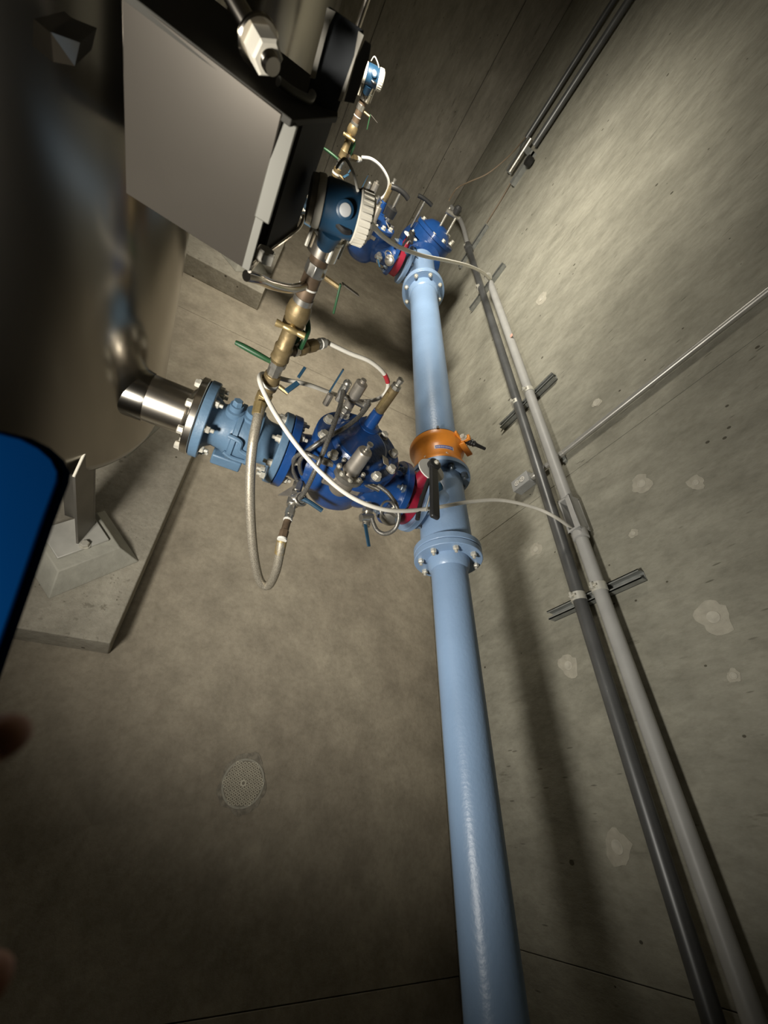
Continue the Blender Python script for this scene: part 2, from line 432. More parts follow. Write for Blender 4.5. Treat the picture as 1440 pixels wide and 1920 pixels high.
gm.lathe((DX, DY, 0.0033), (0, 0, 1), [(0, 0.0125), (0.0028, 0.012), (0.0030, 0.007), (0.0005, 0.0065)], 14, False)
MB().lathe((DX, DY, 0.0025), (0, 0, 1), [(0, 0.091), (0.0022, 0.091), (0.0022, 0.083), (0, 0.083)], 48, False).build('rim', MT['patch'], dr)
g = gm.build('grate', M('grate_dusty', (0.62, 0.58, 0.46), 0.85, 0.0, 0.1, 40), dr)

# ------------------------------------------------------------------ tanks
TX, TY, TR, ZR = -0.723, 1.28, 0.435, 0.73
def rotp(cx, cy, k):
    ca, sa = math.cos(k*2*PI/3), math.sin(k*2*PI/3)
    return lambda x, y, z: V((cx+(x-TX)*ca-(y-TY)*sa, cy+(x-TX)*sa+(y-TY)*ca, z))
MT['base'] = M('base_plate_steel', (0.50, 0.49, 0.44), 0.5, 0.2, var=0.08, scale=20)
def leg_set(root, cx, cy):
    for k in range(3):
        R_ = rotp(cx, cy, k); m = MB()
        # angle iron: one flange seen from outside, the other turned in under the tank
        nx = R_(-0.40, 0.0, 0)-R_(-0.41, 0.0, 0); ny = R_(0, 0.01, 0)-R_(0, 0.0, 0)
        m.prism([R_(-0.418, 0.923, 0.265), R_(-0.401, 1.034, 0.265), R_(-0.401, 1.034, 0.865), R_(-0.418, 0.923, 0.735)], nx*-0.8)
        m.prism([R_(-0.401, 1.034, 0.265), R_(-0.515, 1.045, 0.265), R_(-0.515, 1.045, 0.865), R_(-0.401, 1.034, 0.865)], ny*-0.8)
        L = m.build('leg', MT['dleg'], root)
        MB().tube([R_(-0.4225, 0.923, 0.737), R_(-0.4055, 1.034, 0.867)], 0.0045, 8, False).build('edge_glint', MT['cap'], L)  # cream bead paints the glint along the leg's cut top edge
        d = R_(0.72, -0.69, 0)-R_(0, 0, 0); d.normalize(); t = V((-d.y, d.x, 0)); M3 = Matrix((d, t, V((0, 0, 1)))).transposed()
        MB().box(R_(-0.445, 0.962, 0.258), (0.15, 0.19, 0.014), M3).build('base_plate', MT['base'], L, 0.003)
        place(BOLT['big'], 'anchor_bolt', R_(-0.395, 0.925, 0.265), (0, 0, 1), L)
def tank(cy, label):
    root = thing('pressure_tank', label, 'tank', (TX, cy, 0.16), 'stainless steel tanks on pedestals')
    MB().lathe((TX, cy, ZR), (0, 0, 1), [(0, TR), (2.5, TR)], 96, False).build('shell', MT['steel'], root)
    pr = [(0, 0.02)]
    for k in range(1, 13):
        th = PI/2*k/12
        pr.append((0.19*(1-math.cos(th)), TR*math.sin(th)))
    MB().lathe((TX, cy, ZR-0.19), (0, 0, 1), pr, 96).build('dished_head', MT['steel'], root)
    leg_set(root, TX, cy)
    n = MB(); xw = -0.395
    n.lathe((xw, cy-0.14, 1.0), (1, 0, 0), [(0, 0.085), (0.055, 0.085), (0.10, 0.085), (0.11, 0.084)], 40)
    if cy > 2:      # the second tank's outlet bends toward its valve train
        n = MB().tube([(-0.119, 3.74, 1.0), (-0.25, 3.74, 1.0), (-0.33, 3.76, 1.0), (-0.40, 3.83, 1.0), (-0.46, 3.98, 1.0), (-0.50, 4.14, 1.0)], 0.083, 28)
    n.build('nozzle', MT['steel'], root)
    return root
tank_near = tank(TY, 'large dark stainless steel tank filling the upper left')
tank_far = tank(TY+3.15, 'second stainless steel tank standing behind the steel bracket')

# grout pads under the tank legs
def grout(cx, cy, k, zb, label=None, parent=None):
    R_ = rotp(cx, cy, k); d = (R_(0.72, -0.69, 0)-R_(0, 0, 0)).normalized(); t = V((-d.y, d.x, 0)); c = R_(-0.427, 0.946, 0)
    lo = [c+d*a*0.155+t*b*0.175+V((0, 0, zb)) for a, b in ((-1, -1), (1, -1), (1, 1), (-1, 1))]
    hi = [c+d*a*0.10+t*b*0.115+V((0, 0, 0.251)) for a, b in ((-1, -1), (1, -1), (1, 1), (-1, 1))]
    m = MB().add(lo+hi, [(0, 3, 2, 1), (4, 5, 6, 7), (0, 1, 5, 4), (1, 2, 6, 5), (2, 3, 7, 6), (3, 0, 4, 7)])
    o = m.build('grout_pad', MT['grout'], parent, 0.004)
    if label: tag(o, label, 'grout pad')
grout(TX, TY, 0, 0.155, 'pale tapered grout pad under the near tank leg')
for k in (1, 2): grout(TX, TY, k, 0.155, None, tank_near)
for k in (0, 1, 2): grout(TX, TY+3.15, k, 0.17, None, tank_far)

# small lug bracket on the near tank
lg = thing('tank_lug', 'small dark steel lug bracket on the near tank, top left corner', 'bracket', at(95, 80, Y=0.80))
p = [at(63, 35, Y=0.795), at(60, 85, Y=0.795), at(100, 116, Y=0.78), at(95, 62, Y=0.78)]
MB().prism(p, (-0.01, 0.10, 0)).build('side_plate', MT['plate'], lg)
p = [at(95, 60, Y=0.78), at(100, 116, Y=0.78), at(140, 124, Y=0.81), at(150, 80, Y=0.81)]
MB().prism(p, (-0.02, 0.10, 0)).build('face_plate', MT['steel'], lg)

# ------------------------------------------------------------------ stainless bracket box beside the tank
bx = thing('tank_bracket', 'big stainless bracket box with open dark side beside the tank', 'bracket', (-0.19, 0.95, 1.70))
YP = 0.835
P1 = at(223, 357, Y=YP+0.015); P2 = at(452, 521, Y=YP-0.02)
z0, z1 = 1.715, 1.960
xl, xr = -0.300, -0.083
fp = [(xl, YP+0.045, z0-0.008), (xr, YP+0.010, z0-0.008), (xr, YP-0.042, z1), (xl, YP-0.005, z1)]
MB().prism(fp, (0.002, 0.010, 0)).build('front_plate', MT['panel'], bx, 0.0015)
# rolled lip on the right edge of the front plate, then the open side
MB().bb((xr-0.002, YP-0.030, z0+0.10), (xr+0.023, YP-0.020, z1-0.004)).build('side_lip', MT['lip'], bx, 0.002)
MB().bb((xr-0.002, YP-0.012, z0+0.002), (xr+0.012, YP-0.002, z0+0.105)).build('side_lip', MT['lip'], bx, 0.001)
MB().prism([(xl+.0, YP-0.005, z1-0.008), (xr+0.014, YP-0.042, z1-0.008), (xr+0.066, 1.02, z1-0.008), (xr+0.05, 1.20, z1-0.008), (xl+.01, 1.20, z1-0.008)], (0, 0, 0.010)).build('top_plate', MT['shaded'], bx, 0.0015)
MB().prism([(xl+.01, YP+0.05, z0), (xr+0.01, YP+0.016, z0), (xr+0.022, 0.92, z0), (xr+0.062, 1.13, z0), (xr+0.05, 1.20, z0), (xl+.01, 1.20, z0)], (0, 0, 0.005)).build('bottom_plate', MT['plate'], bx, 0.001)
MB().prism([(xr+0.048, 1.19, z0), (xl+0.01, 1.19, z0), (xl+0.01, 1.19, z1-0.006), (xr+0.048, 1.19, z1-0.006)], (0, 0.008, 0)).build('back_plate', MT['steel'], bx)
MB().prism([(xr+0.020, 0.94, z0+0.005), (xr+0.058, 1.14, z0+0.005), (xr+0.058, 1.14, z1-0.008), (xr+0.020, 0.94, z1-0.008)], (-0.004, 0.001, 0)).build('inner_plate', MT['shaded'], bx)  # dark sheet paints the shade inside the open box
tb = MB()
tb.tube([(xr+0.012, YP-0.008, z0+0.001), (xr+0.022, 0.92, z0+0.001), (xr+0.062, 1.13, z0+0.003), (xr+0.064, 1.18, z0+0.02)], 0.0035, 8).build('bottom_bead', MT['steelb'], bx)
place(hexbolt(0.019, 0, 'bolt', False), 'foot_nut', (xr+0.026, YP+0.055, z0+0.005), (0, 0, 1), bx)
# upright channel standing on the bracket
up = thing('upright_channel', 'dark upright steel channel with two bright edges on top of the bracket', 'channel', (xr+0.03, 1.06, z1))
ya = 1.0
a0 = at(600, 200, Y=ya); 
def vq(pxs, Y): return [at(x, y, Y=Y) for x, y in pxs]
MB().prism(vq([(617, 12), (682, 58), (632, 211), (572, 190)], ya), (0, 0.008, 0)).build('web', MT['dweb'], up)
MB().prism(vq([(613, 14), (629, 22), (616, 48), (590, 148), (581, 146), (606, 50)], ya-0.012), (0, 0.010, 0)).build('edge_strip', MT['cap'], up)
MB().prism(vq([(672, 58), (682, 66), (666, 110), (641, 191), (634, 189), (664, 105)], ya-0.012), (0, 0.010, 0)).build('edge_strip', MT['cap'], up)
MB().prism(vq([(684, 76), (696, 84), (692, 110), (664, 194), (645, 190), (668, 110)], ya+0.05), (0, 0.012, 0)).build('rear_flange', MT['dcond'], up)
MB().cyl(at(690, 0, Y=ya+0.1)+V((0, 0, 0.3)), at(670, 52, Y=ya+0.1), 0.005).build('rod', MT['steelb'], up)
# big bolt lying over the bracket
bb = thing('threaded_stud', 'thick threaded stud with large washer and square nut above the bracket', 'bolt', at(470, 60, Y=0.86))
s0 = at(428, -20, Y=0.90); s1 = at(512, 126, Y=0.80); ax = (s1-s0).normalized(); Ls = (s1-s0).length
pr = []
k = 0; t = 0.0
while t < Ls-0.005:
    pr += [(t, 0.0115), (t+0.0015, 0.0125)]; t += 0.003
pr += [(Ls, 0.0105)]
MB().lathe(s0, ax, pr, 20).build('stud', MT['plate'], bb)
wc = at(489, 80, Y=0.835); tW = (wc-s0).dot(ax); wc = s0+ax*tW
MB().lathe(wc-ax*0.004, ax, [(0, 0.027), (0.002, 0.029), (0.006, 0.029), (0.008, 0.027)], 32).build('washer', MT['plate'], bb)
MB().lathe(wc+ax*0.004, ax, [(0, 0.0225), (0.024, 0.0225), (0.027, 0.019)], 6, True, 0.35).build('nut', MT['cap'], bb)
# pale rod resting on the bracket's top plate
rd = MB(); rp = [at(522, 152, Y=0.88), at(548, 172, Y=0.90), at(578, 186, Y=0.93), at(586, 176, Y=0.95)]
tag(rd.tube(rp, 0.0065, 10).build('bent_rod', MT['lip']), 'short pale bent rod on top of the bracket box', 'rod')
# ------------------------------------------------------------------ main blue pipe line
PX, PZ = 0.940, 1.003
AY = V((0, 1, 0))
def c_(y): return V((PX, y, PZ))
nearp = thing('blue_pipe', 'long light blue painted pipe running from the tee toward the camera', 'pipe', (PX, -0.2, PZ))
MB().cyl(c_(YB+0.0), c_(0.875), 0.0745, n=56).build('pipe', MT['blue'], nearp)
MB().lathe(c_(0.825), AY, [(0, 0.0750), (0.012, 0.083), (0.05, 0.088)], 56).build('weld_neck', MT['blue'], nearp)
flange(nearp, c_(0.873), AY, 0.142, 0.027, MT['blue'])
bolt_ring(nearp, c_(0.873), -AY, 0.116, 8, 'mix', PI/8)
MB().lathe(c_(0.900), AY, [(0, 0.133), (0.003, 0.133)], 48).build('gasket', MT['rubber'], nearp)

# tee with three flanges
YT = 1.135
tee = thing('pipe_tee', 'light blue flanged pipe tee between the orange coupling and the long pipe', 'pipe fitting', (PX, YT, PZ))
t = MB()
t.lathe(c_(0.92), AY, [(0, 0.098), (0.03, 0.104), (0.06, 0.110), (0.20, 0.108), (0.38, 0.106), (0.42, 0.10)], 56)
t.build('run_body', MT['blue'], tee)
MB().lathe((PX-0.02, YT, PZ), (-1, 0, 0), [(0, 0.100), (0.10, 0.100), (0.15, 0.098)], 48).build('branch_body', MT['blue'], tee)
flange(tee, c_(0.903), AY, 0.142, 0.028, MT['blue'])
flange(tee, c_(1.325), AY, 0.146, 0.028, MT['blue'])
bolt_ring(tee, c_(1.325), -AY, 0.120, 8, 'nutd', 0.2)
flange(tee, (PX-0.150, YT, PZ), (-1, 0, 0), 0.142, 0.027, MT['blue'])
bolt_ring(tee, (PX-0.150, YT, PZ), (1, 0, 0), 0.118, 8, 'nutd', 0.2)

# orange coupling
oc = thing('orange_coupling', 'bright orange pipe coupling adapter on the blue pipe', 'coupling', c_(1.40))
YO = 1.355
MB().lathe(c_(YO), AY, [(0, 0.135), (0.004, 0.139), (0.018, 0.139), (0.030, 0.131), (0.055, 0.121), (0.115, 0.119), (0.140, 0.125),
                        (0.158, 0.137), (0.168, 0.141), (0.190, 0.141), (0.195, 0.137), (0.195, 0.10)], 64).build('body', MT['orange'], oc)
MB().lathe(c_(YO+0.193), AY, [(0, 0.137), (0.006, 0.137), (0.008, 0.112)], 64).build('gasket_ring', MT['rubber'], oc)
def rad(c, ang, r): return V(c)+(V((math.cos(ang), 0, math.sin(ang))))*r
for an in (1.9, 2.75, 1.0, 0.2, -0.6, 3.6, 4.5, 5.3):
    place(BOLT['mix'], 'flange_bolt', rad(c_(YO+0.018), an, 0.1215), AY, oc)
for an in (2.15, 0.75):
    MB().box(rad(c_(YO+0.198), an, 0.139), (0.016, 0.016, 0.012), Matrix.Rotation(-an, 3, 'Y')).build('clip', MT['black'], oc)
# clamp ears, black nose bolt
an = 1.12
e0 = rad(c_(YO+0.175), an, 0.134)
dr_ = V((math.cos(an), 0, math.sin(an))); tg = V((math.sin(an), 0, -math.cos(an)))
m3 = Matrix((tg, AY, dr_)).transposed()
MB().box(e0+dr_*0.022, (0.018, 0.03, 0.06), m3).build('ear', MT['orange'], oc, 0.004)
MB().box(e0+dr_*0.006-tg*0.03, (0.08, 0.016, 0.012), m3).build('ear_rib', MT['orange'], oc, 0.003)
MB().box(e0+dr_*0.006+tg*0.040+V((0, -0.025, 0)), (0.10, 0.012, 0.03), m3).build('ear_rib', MT['orange'], oc, 0.003)
place(BOLT['head'], 'ear_bolt', e0+dr_*0.022-tg*0.012, -tg, oc)
pb = e0+dr_*0.026+tg*0.010; bd = V((0.97, -0.15, 0.12)).normalized()
MB().lathe(pb, bd, [(0, 0.012), (0.006, 0.019), (0.012, 0.015), (0.018, 0.020), (0.024, 0.015), (0.030, 0.019), (0.036, 0.014), (0.044, 0.017), (0.052, 0.012), (0.06, 0.010), (0.11, 0.008), (0.112, 0.005)], 16).build('clamp_bolt', MT['black'], oc)
# decal on the coupling
YD = YO+0.085
for nm, mt, hw, r_ in (('decal_border', 'whitep', 0.031, 0.1203), ('decal', 'decal', 0.028, 0.1208)):
    mm = MB(); n_ = 8; vv = []
    for i in range(n_+1):
        an_ = 1.95-0.80*(i/n_-0.5)*hw/0.031
        for yy in (YD-0.012*hw/0.031, YD+0.012*hw/0.031): vv.append(rad((PX, yy, PZ), an_, r_+0.0006))
    mm.add(vv, [(2*i, 2*i+1, 2*i+3, 2*i+2) for i in range(n_)]); mm.build(nm, MT[mt], oc)
mm = MB()
for i in range(13):
    an_ = 1.95-0.62*(i/12-0.5)
    p = rad((PX, YD, PZ), an_, 0.1216)
    mm.box(p, (0.0022, 0.006+0.002*(i % 3), 0.0006), Matrix.Rotation(PI/2-an_, 3, 'Y'))
mm.build('decal_print', MT['whitep'], oc)

# upper (wider) pipe
farp = thing('blue_pipe', 'wider light blue pipe beyond the orange coupling, running to the far wall valves', 'pipe', (PX, 2.5, PZ))
PX2, PZ2 = 0.958, 1.022
def d_(y):
    f = min(max((y-1.45)/2.2, 0), 1.6); return V((PX+(PX2-PX)*f, y, PZ+(PZ2-PZ)*f))
MB().cyl(d_(1.53), d_(3.345), 0.106, n=64).build('pipe', MT['blue'], farp)
MB().lathe(d_(3.265), AY, [(0, 0.107), (0.01, 0.116), (0.09, 0.12)], 48).build('weld_neck', MT['blue'], farp)
flange(farp, d_(3.345), AY, 0.168, 0.03, MT['blue'])
bolt_ring(farp, d_(3.345), -AY, 0.142, 8, 'nut', 0.2)

# ================================================================== valve train (near), copied for the far tank
ZV = 1.0; YV = 1.14
AX = V((1, 0, 0))
def vx(x): return V((x, YV, ZV))
train = []
# --- stainless spool from the tank
s = thing('steel_spool', 'short bright stainless pipe stub with flange between tank and blue valve', 'pipe', vx(-0.2)); train.append(s)
MB().cyl(vx(-0.292), vx(-0.155), 0.0815, n=48).build('pipe', MT['steelb'], s)
MB().lathe(vx(-0.165), AX, [(0, 0.083), (0.004, 0.088), (0.012, 0.096), (0.02, 0.10)], 48).build('lap_ring', MT['steelb'], s)
flange(s, vx(-0.147), AX, 0.140, 0.024, MT['steelb'])
bolt_ring(s, vx(-0.147), -AX, 0.120, 8, 'head', 0.25)
MB().lathe(vx(-0.123), AX, [(0, 0.134), (0.004, 0.134)], 40).build('gasket', MT['rubber'], s)
# --- light blue isolation valve
iv = thing('isolation_valve', 'slate blue flanged isolation valve beside the stainless stub', 'valve', vx(0.03)); train.append(iv)
flange(iv, vx(-0.119), AX, 0.140, 0.030, MT['blue2'])
bolt_ring(iv, vx(-0.089), AX, 0.118, 8, 'nut', 0.25)
b = MB(); b.lathe(vx(-0.09), AX, [(0, 0.098), (0.03, 0.080), (0.06, 0.083), (0.075, 0.092), (0.085, 0.096), (0.125, 0.099), (0.175, 0.096), (0.185, 0.088), (0.20, 0.083), (0.235, 0.082), (0.25, 0.095)], 40)
b.build('body', MT['blue2'], iv)
b = MB()
for yy in (-0.055, 0.045):   # cast ribs and the bolted waist band
    pass
b.lathe(vx(-0.005), AX, [(0, 0.098), (0.004, 0.106), (0.018, 0.106), (0.022, 0.098)], 40)
b.lathe(vx(0.062), AX, [(0, 0.098), (0.004, 0.106), (0.018, 0.106), (0.022, 0.098)], 40)
b.build('waist_bands', MT['blue2'], iv)
b = MB()
b.tube([vx(0)+V((-0.012, -0.088, 0.055)), vx(0)+V((0.028, -0.097, 0.055)), vx(0)+V((0.036, -0.100, 0.02)), vx(0)+V((0.075, -0.102, 0.010))], 0.009, 8)
b.tube([vx(0)+V((-0.012, -0.098, -0.02)), vx(0)+V((0.02, -0.102, -0.03)), vx(0)+V((0.07, -0.100, -0.03))], 0.008, 8)
b.build('cast_rib', MT['blue2'], iv)
b = MB(); b.bb(vx(0.0)+V((-0.045, -0.08, -0.125)), vx(0.0)+V((0.062, 0.02, -0.075))); b.build('foot', MT['blue2'], iv, 0.006)
b = MB(); b.lathe(vx(0.035)+V((-0.055, -0.01, 0.085)), (0, 0, 1), [(0, 0.03), (0.022, 0.03), (0.024, 0.022), (0.045, 0.022)], 20); b.build('tap_boss', MT['blue2'], iv)
place(hexbolt(0.017, 0, 'bolt', False), 'tap_plug', vx(0.035)+V((-0.055, -0.01, 0.13)), (0, 0, 1), iv).data.materials[0] = MT['blue2']
b = MB(); b.lathe(vx(0.04)+V((0, 0, 0.085)), (0, 0, 1), [(0, 0.036), (0.018, 0.036), (0.02, 0.027), (0.04, 0.027)], 20); b.build('top_boss', MT['blue2'], iv)
flange(iv, vx(0.150), AX, 0.140, 0.028, MT['blue2'])
bolt_ring(iv, vx(0.150), -AX, 0.119, 8, 'nut', 0.25)
# --- deep blue control valve
CX = 0.428
cv = thing('control_valve', 'deep blue globe control valve with bolted round bonnet, in the middle', 'valve', (CX, YV, ZV)); train.append(cv)
flange(cv, vx(0.181), AX, 0.142, 0.032, MT['dblue'])
bolt_ring(cv, vx(0.213), AX, 0.119, 8, 'nut', 0.25)
b = MB()
b.lathe(vx(0.205), AX, [(0, 0.10), (0.03, 0.088), (0.06, 0.095), (0.12, 0.115), (0.23, 0.125), (0.34, 0.115), (0.40, 0.095), (0.45, 0.092), (0.47, 0.10)], 40)
b.build('body', MT['dblue'], cv)
b = MB(); b.lathe((CX, YV, 0.85), (0, 0, 1), [(0, 0.07), (0.02, 0.10), (0.06, 0.128), (0.16, 0.140), (0.25, 0.142)], 40); b.build('bowl', MT['dblue'], cv)
b = MB(); b.lathe((CX, YV, 1.098), (0, 0, 1), [(0, 0.160), (0.004, 0.172), (0.034, 0.174), (0.038, 0.168)], 48); b.build('body_rim', MT['dblue'], cv)
b = MB(); b.lathe((CX, YV, 1.137), (0, 0, 1), [(0, 0.172), (0.003, 0.176), (0.026, 0.176), (0.030, 0.171), (0.031, 0.118), (0.034, 0.117), (0.050, 0.108), (0.054, 0.100), (0.055, 0.04), (0.055, 0.0)], 48, False)
b.build('bonnet', MT['dblue'], cv, 0, 24)
for k in range(10):
    th = 2*PI*k/10+0.2
    place(BOLT['big'], 'bonnet_bolt', (CX+0.149*math.cos(th), YV+0.149*math.sin(th), 1.167), (0, 0, 1), cv, th)
for k in range(4):      # ribs over the bonnet
    th = PI/4+k*PI/2
flange(cv, vx(0.668), AX, 0.142, 0.030, MT['dblue'])
bolt_ring(cv, vx(0.668), -AX, 0.119, 8, 'nutd', 0.25)
# name plate
MB().box((CX+0.105, YV-0.045, 1.185), (0.042, 0.036, 0.002), Matrix.Rotation(0.5, 3, 'Y') @ Matrix.Rotation(0.35, 3, 'Z')).build('name_plate', MT['bolt'], cv)
# position indicator
IX, IY = 0.452, 1.245
b = MB(); b.lathe((IX, IY, 1.165), (0, 0, 1), [(0, 0.046), (0.03, 0.044), (0.034, 0.027), (0.105, 0.022), (0.108, 0.018)], 24); b.build('indicator_boss', MT['dblue'], cv)
ind = MB().lathe((IX, IY, 1.272), (0, 0, 1), [(0, 0.017), (0.004, 0.0195), (0.115, 0.0195), (0.119, 0.016)], 20).build('indicator_tube', MT['brass'], cv)
MB().bb((IX-0.0205, IY-0.017, 1.29), (IX-0.012, IY-0.012, 1.37)).build('sight_slot', MT['brassb'], ind)
MB().lathe((IX, IY, 1.390), (0, 0, 1), [(0, 0.019), (0.014, 0.019), (0.016, 0.011), (0.028, 0.011), (0.03, 0.013), (0.042, 0.013), (0.044, 0.009)], 8).build('indicator_tip', MT['fit'], ind)

# --- pilot regulator
PXp, PYp = 0.402, 0.995
pv = thing('pilot_regulator', 'grey steel pilot regulator with domed spring housing on the blue control valve', 'regulator', (PXp, PYp, 1.08)); train.append(pv)
MB().lathe((PXp, PYp, 1.055), (0, 0, 1), [(0, 0.036), (0.01, 0.042), (0.07, 0.044), (0.09, 0.048)], 28).build('body', MT['pilot'], pv)
MB().bb((PXp-0.075, PYp-0.02, 1.072), (PXp+0.075, PYp+0.02, 1.112)).build('port_block', MT['pilot'], pv, 0.006)
MB().lathe((PXp, PYp, 1.143), (0, 0, 1), [(0, 0.056), (0.002, 0.058), (0.011, 0.058), (0.013, 0.058), (0.022, 0.058), (0.024, 0.054)], 36).build('diaphragm_flange', MT['fit'], pv)
for k in range(8):
    th = 2*PI*k/8
    place(BOLT['small'], 'flange_bolt', (PXp+0.046*math.cos(th), PYp+0.046*math.sin(th), 1.166), (0, 0, 1), pv)
MB().lathe((PXp, PYp, 1.165), (0, 0, 1), [(0, 0.034), (0.012, 0.030), (0.105, 0.027), (0.112, 0.024), (0.114, 0.015)], 28).build('spring_housing', MT['pilot'], pv)
MB().lathe((PXp, PYp, 1.277), (0, 0, 1), [(0, 0.013), (0.008, 0.013), (0.009, 0.007), (0.028, 0.007), (0.030, 0.011), (0.036, 0.011), (0.037, 0.006)], 12).build('adjusting_screw', MT['fit'], pv)

# --- helper for little fitting chains
def chain(name, label, cat, pts, spec, mat='fit', group=None):
    """spec: list of (fraction start, fraction end, radius, sides, material)"""
    o = thing(name, label, cat, pts[0], group)
    A_, B_ = V(pts[0]), V(pts[1]); d = B_-A_
    for (f0, f1, r, n, mt) in spec:
        MB().cyl(A_+d*f0, A_+d*f1, r, n=n).build('fitting', MT[mt], o, 0.001)
    train.append(o); return o
# sensing line fittings behind the bonnet
def vert(px, py, Y): return at(px, py, Y=Y)
g0 = vert(640, 790, 1.30); 
sf = thing('sensing_manifold', 'cluster of grey needle valve fittings behind the blue bonnet', 'fitting', (0.345, 1.26, 1.16)); train.append(sf)
q0 = V((0.345, 1.265, 1.165)); 
MB().lathe(q0, (0, 0, 1), [(0, 0.019), (0.02, 0.019), (0.022, 0.014), (0.034, 0.014), (0.036, 0.022), (0.05, 0.022), (0.052, 0.014), (0.06, 0.014)], 8).build('stem_fitting', MT['fit'], sf)
MB().lathe(q0+V((0, 0, 0.06)), (0, 0, 1), [(0, 0.020), (0.028, 0.020), (0.03, 0.014), (0.045, 0.014), (0.046, 0.0235), (0.11, 0.0235), (0.113, 0.019), (0.115, 0.011), (0.127, 0.011)], 12).build('needle_valve', MT['pilot'], sf)
MB().cyl(q0+V((-0.05, 0.005, 0.085)), q0+V((0.055, 0.0, 0.085)), 0.011, n=10).build('cross_fitting', MT['fit'], sf)
MB().lathe(q0+V((-0.045, 0.0, 0.06)), (0, 0, 1), [(0, 0.013), (0.03, 0.013), (0.031, 0.016), (0.075, 0.016), (0.077, 0.011)], 8).build('elbow', MT['fit'], sf)
MB().ball(q0+V((-0.045, 0, 0.142)), 0.016).build('elbow_end', MT['fit'], sf)
MB().lathe(q0+V((0.058, 0.0, 0.06)), (0, 0, 1), [(0, 0.011), (0.03, 0.011), (0.031, 0.016), (0.05, 0.016), (0.052, 0.011)], 8).build('elbow', MT['fit'], sf)
MB().bar(q0+V((-0.085, 0.01, 0.07)), q0+V((-0.078, 0.02, 0.175)), 0.010, 0.005, (1, 0, 0)).build('valve_handle', MT['teal'], sf)
MB().lathe(q0+V((-0.078, 0.0, 0.02)), (0, 0, 1), [(0, 0.013), (0.05, 0.013), (0.052, 0.010)], 8).build('side_valve', MT['pilot'], sf)
# --- left drain chain with small ball valves
dc = thing('drain_valve_set', 'chain of nickel ball valves hanging off the control valve inlet', 'valve', (0.268, 0.95, 0.95)); train.append(dc)
k0 = V((0.275, 1.06, 0.975)); k1 = V((0.263, 0.80, 0.935)); dd = (k1-k0)
def ch(f0, f1, r, n, mt, nm): return MB().cyl(k0+dd*f0, k0+dd*f1, r, n=n).build(nm, MT[mt], dc, 0.0008)
ch(0.0, 0.30, 0.0145, 12, 'fit', 'nipple'); ch(0.10, 0.26, 0.019, 6, 'fit', 'hex_collar'); ch(0.30, 0.50, 0.0225, 8, 'fit', 'valve_body')
ch(0.50, 0.72, 0.0155, 10, 'fit', 'nipple'); ch(0.56, 0.66, 0.018, 6, 'fit', 'hex_collar'); ch(0.72, 0.745, 0.0165, 12, 'whitep', 'tape_seal'); ch(0.745, 0.92, 0.0135, 10, 'bronze', 'reducer'); ch(0.90, 1.02, 0.0165, 6, 'bronze', 'hex_collar')
ch(1.02, 1.05, 0.0175, 12, 'whitep', 'tape_seal')
MB().ball(k0+dd*0.40+V((0.012, 0, 0.005)), 0.028, sc_=(1.15, 0.9, 0.9)).build('valve_ball', MT['fit'], dc)
MB().torus(k0+dd*0.40+V((0.022, -0.004, 0.022)), (0.3, -0.3, 1), 0.024, 0.0045, 20, 6).build('bonnet_ring', MT['fit'], dc)
hb = k0+dd*0.42+V((0.018, 0, 0.03))
MB().tube([hb, hb+V((0.03, -0.012, 0.008)), hb+V((0.085, -0.03, 0.006))], 0.0085, 8).build('handle_grip', MT['teal'], dc)
MB().prism([k0+dd*0.20+V((-0.015, 0, 0.01)), k0+dd*0.42+V((-0.06, 0, 0.0)), k0+dd*0.40+V((-0.018, 0, 0.01))], (0, 0.0, 0.003)).build('valve_tag', MT['pilot'], dc)
# --- right lower gauge / small valve group
rv = thing('pilot_strainer', 'small grey strainer fitting with ring below the control valve outlet', 'fitting', (0.63, 0.99, 0.98)); train.append(rv)
r0 = at(722, 968, Z=1.02)
MB().lathe(r0+V((0.04, 0.06, -0.01)), (-0.35, -1, 0.1), [(0, 0.030), (0.03, 0.034), (0.05, 0.040), (0.06, 0.040), (0.062, 0.034), (0.075, 0.030), (0.078, 0.018)], 24).build('body', MT['fit'], rv)
MB().torus(r0+V((0.0, 0.02, 0.02)), (0.2, -0.5, 0.8), 0.034, 0.005, 24, 6).build('clamp_ring', MT['fit'], rv)
MB().cyl(r0+V((0.045, 0.05, 0.01)), r0+V((0.12, 0.11, 0.06)), 0.021, n=14).build('side_pipe', MT['pilot'], rv)
MB().cyl(r0+V((0.115, 0.10, 0.055)), r0+V((0.20, 0.165, 0.12)), 0.0215, n=16).build('blue_sleeve', MT['teal'], rv, 0.004)
r1 = at(690, 960, Z=1.0)
MB().cyl(r1+V((0, 0.06, 0)), r1+V((0.004, -0.055, -0.02)), 0.0165, n=10).build('ball_valve', MT['fit'], rv)
MB().cyl(r1+V((0, 0.03, 0)), r1+V((0, 0.0, -0.005)), 0.023, n=8).build('hex_collar', MT['fit'], rv)
MB().cyl(r1+V((0.02, -0.02, 0.0)), r1+V((-0.03, -0.04, 0.0)), 0.016, n=10).build('union', MT['fit'], rv)
MB().bar(r1+V((-0.005, -0.055, -0.01)), r1+V((0.020, -0.145, -0.02)), 0.014, 0.006).build('handle', MT['teal'], rv, 0.002)
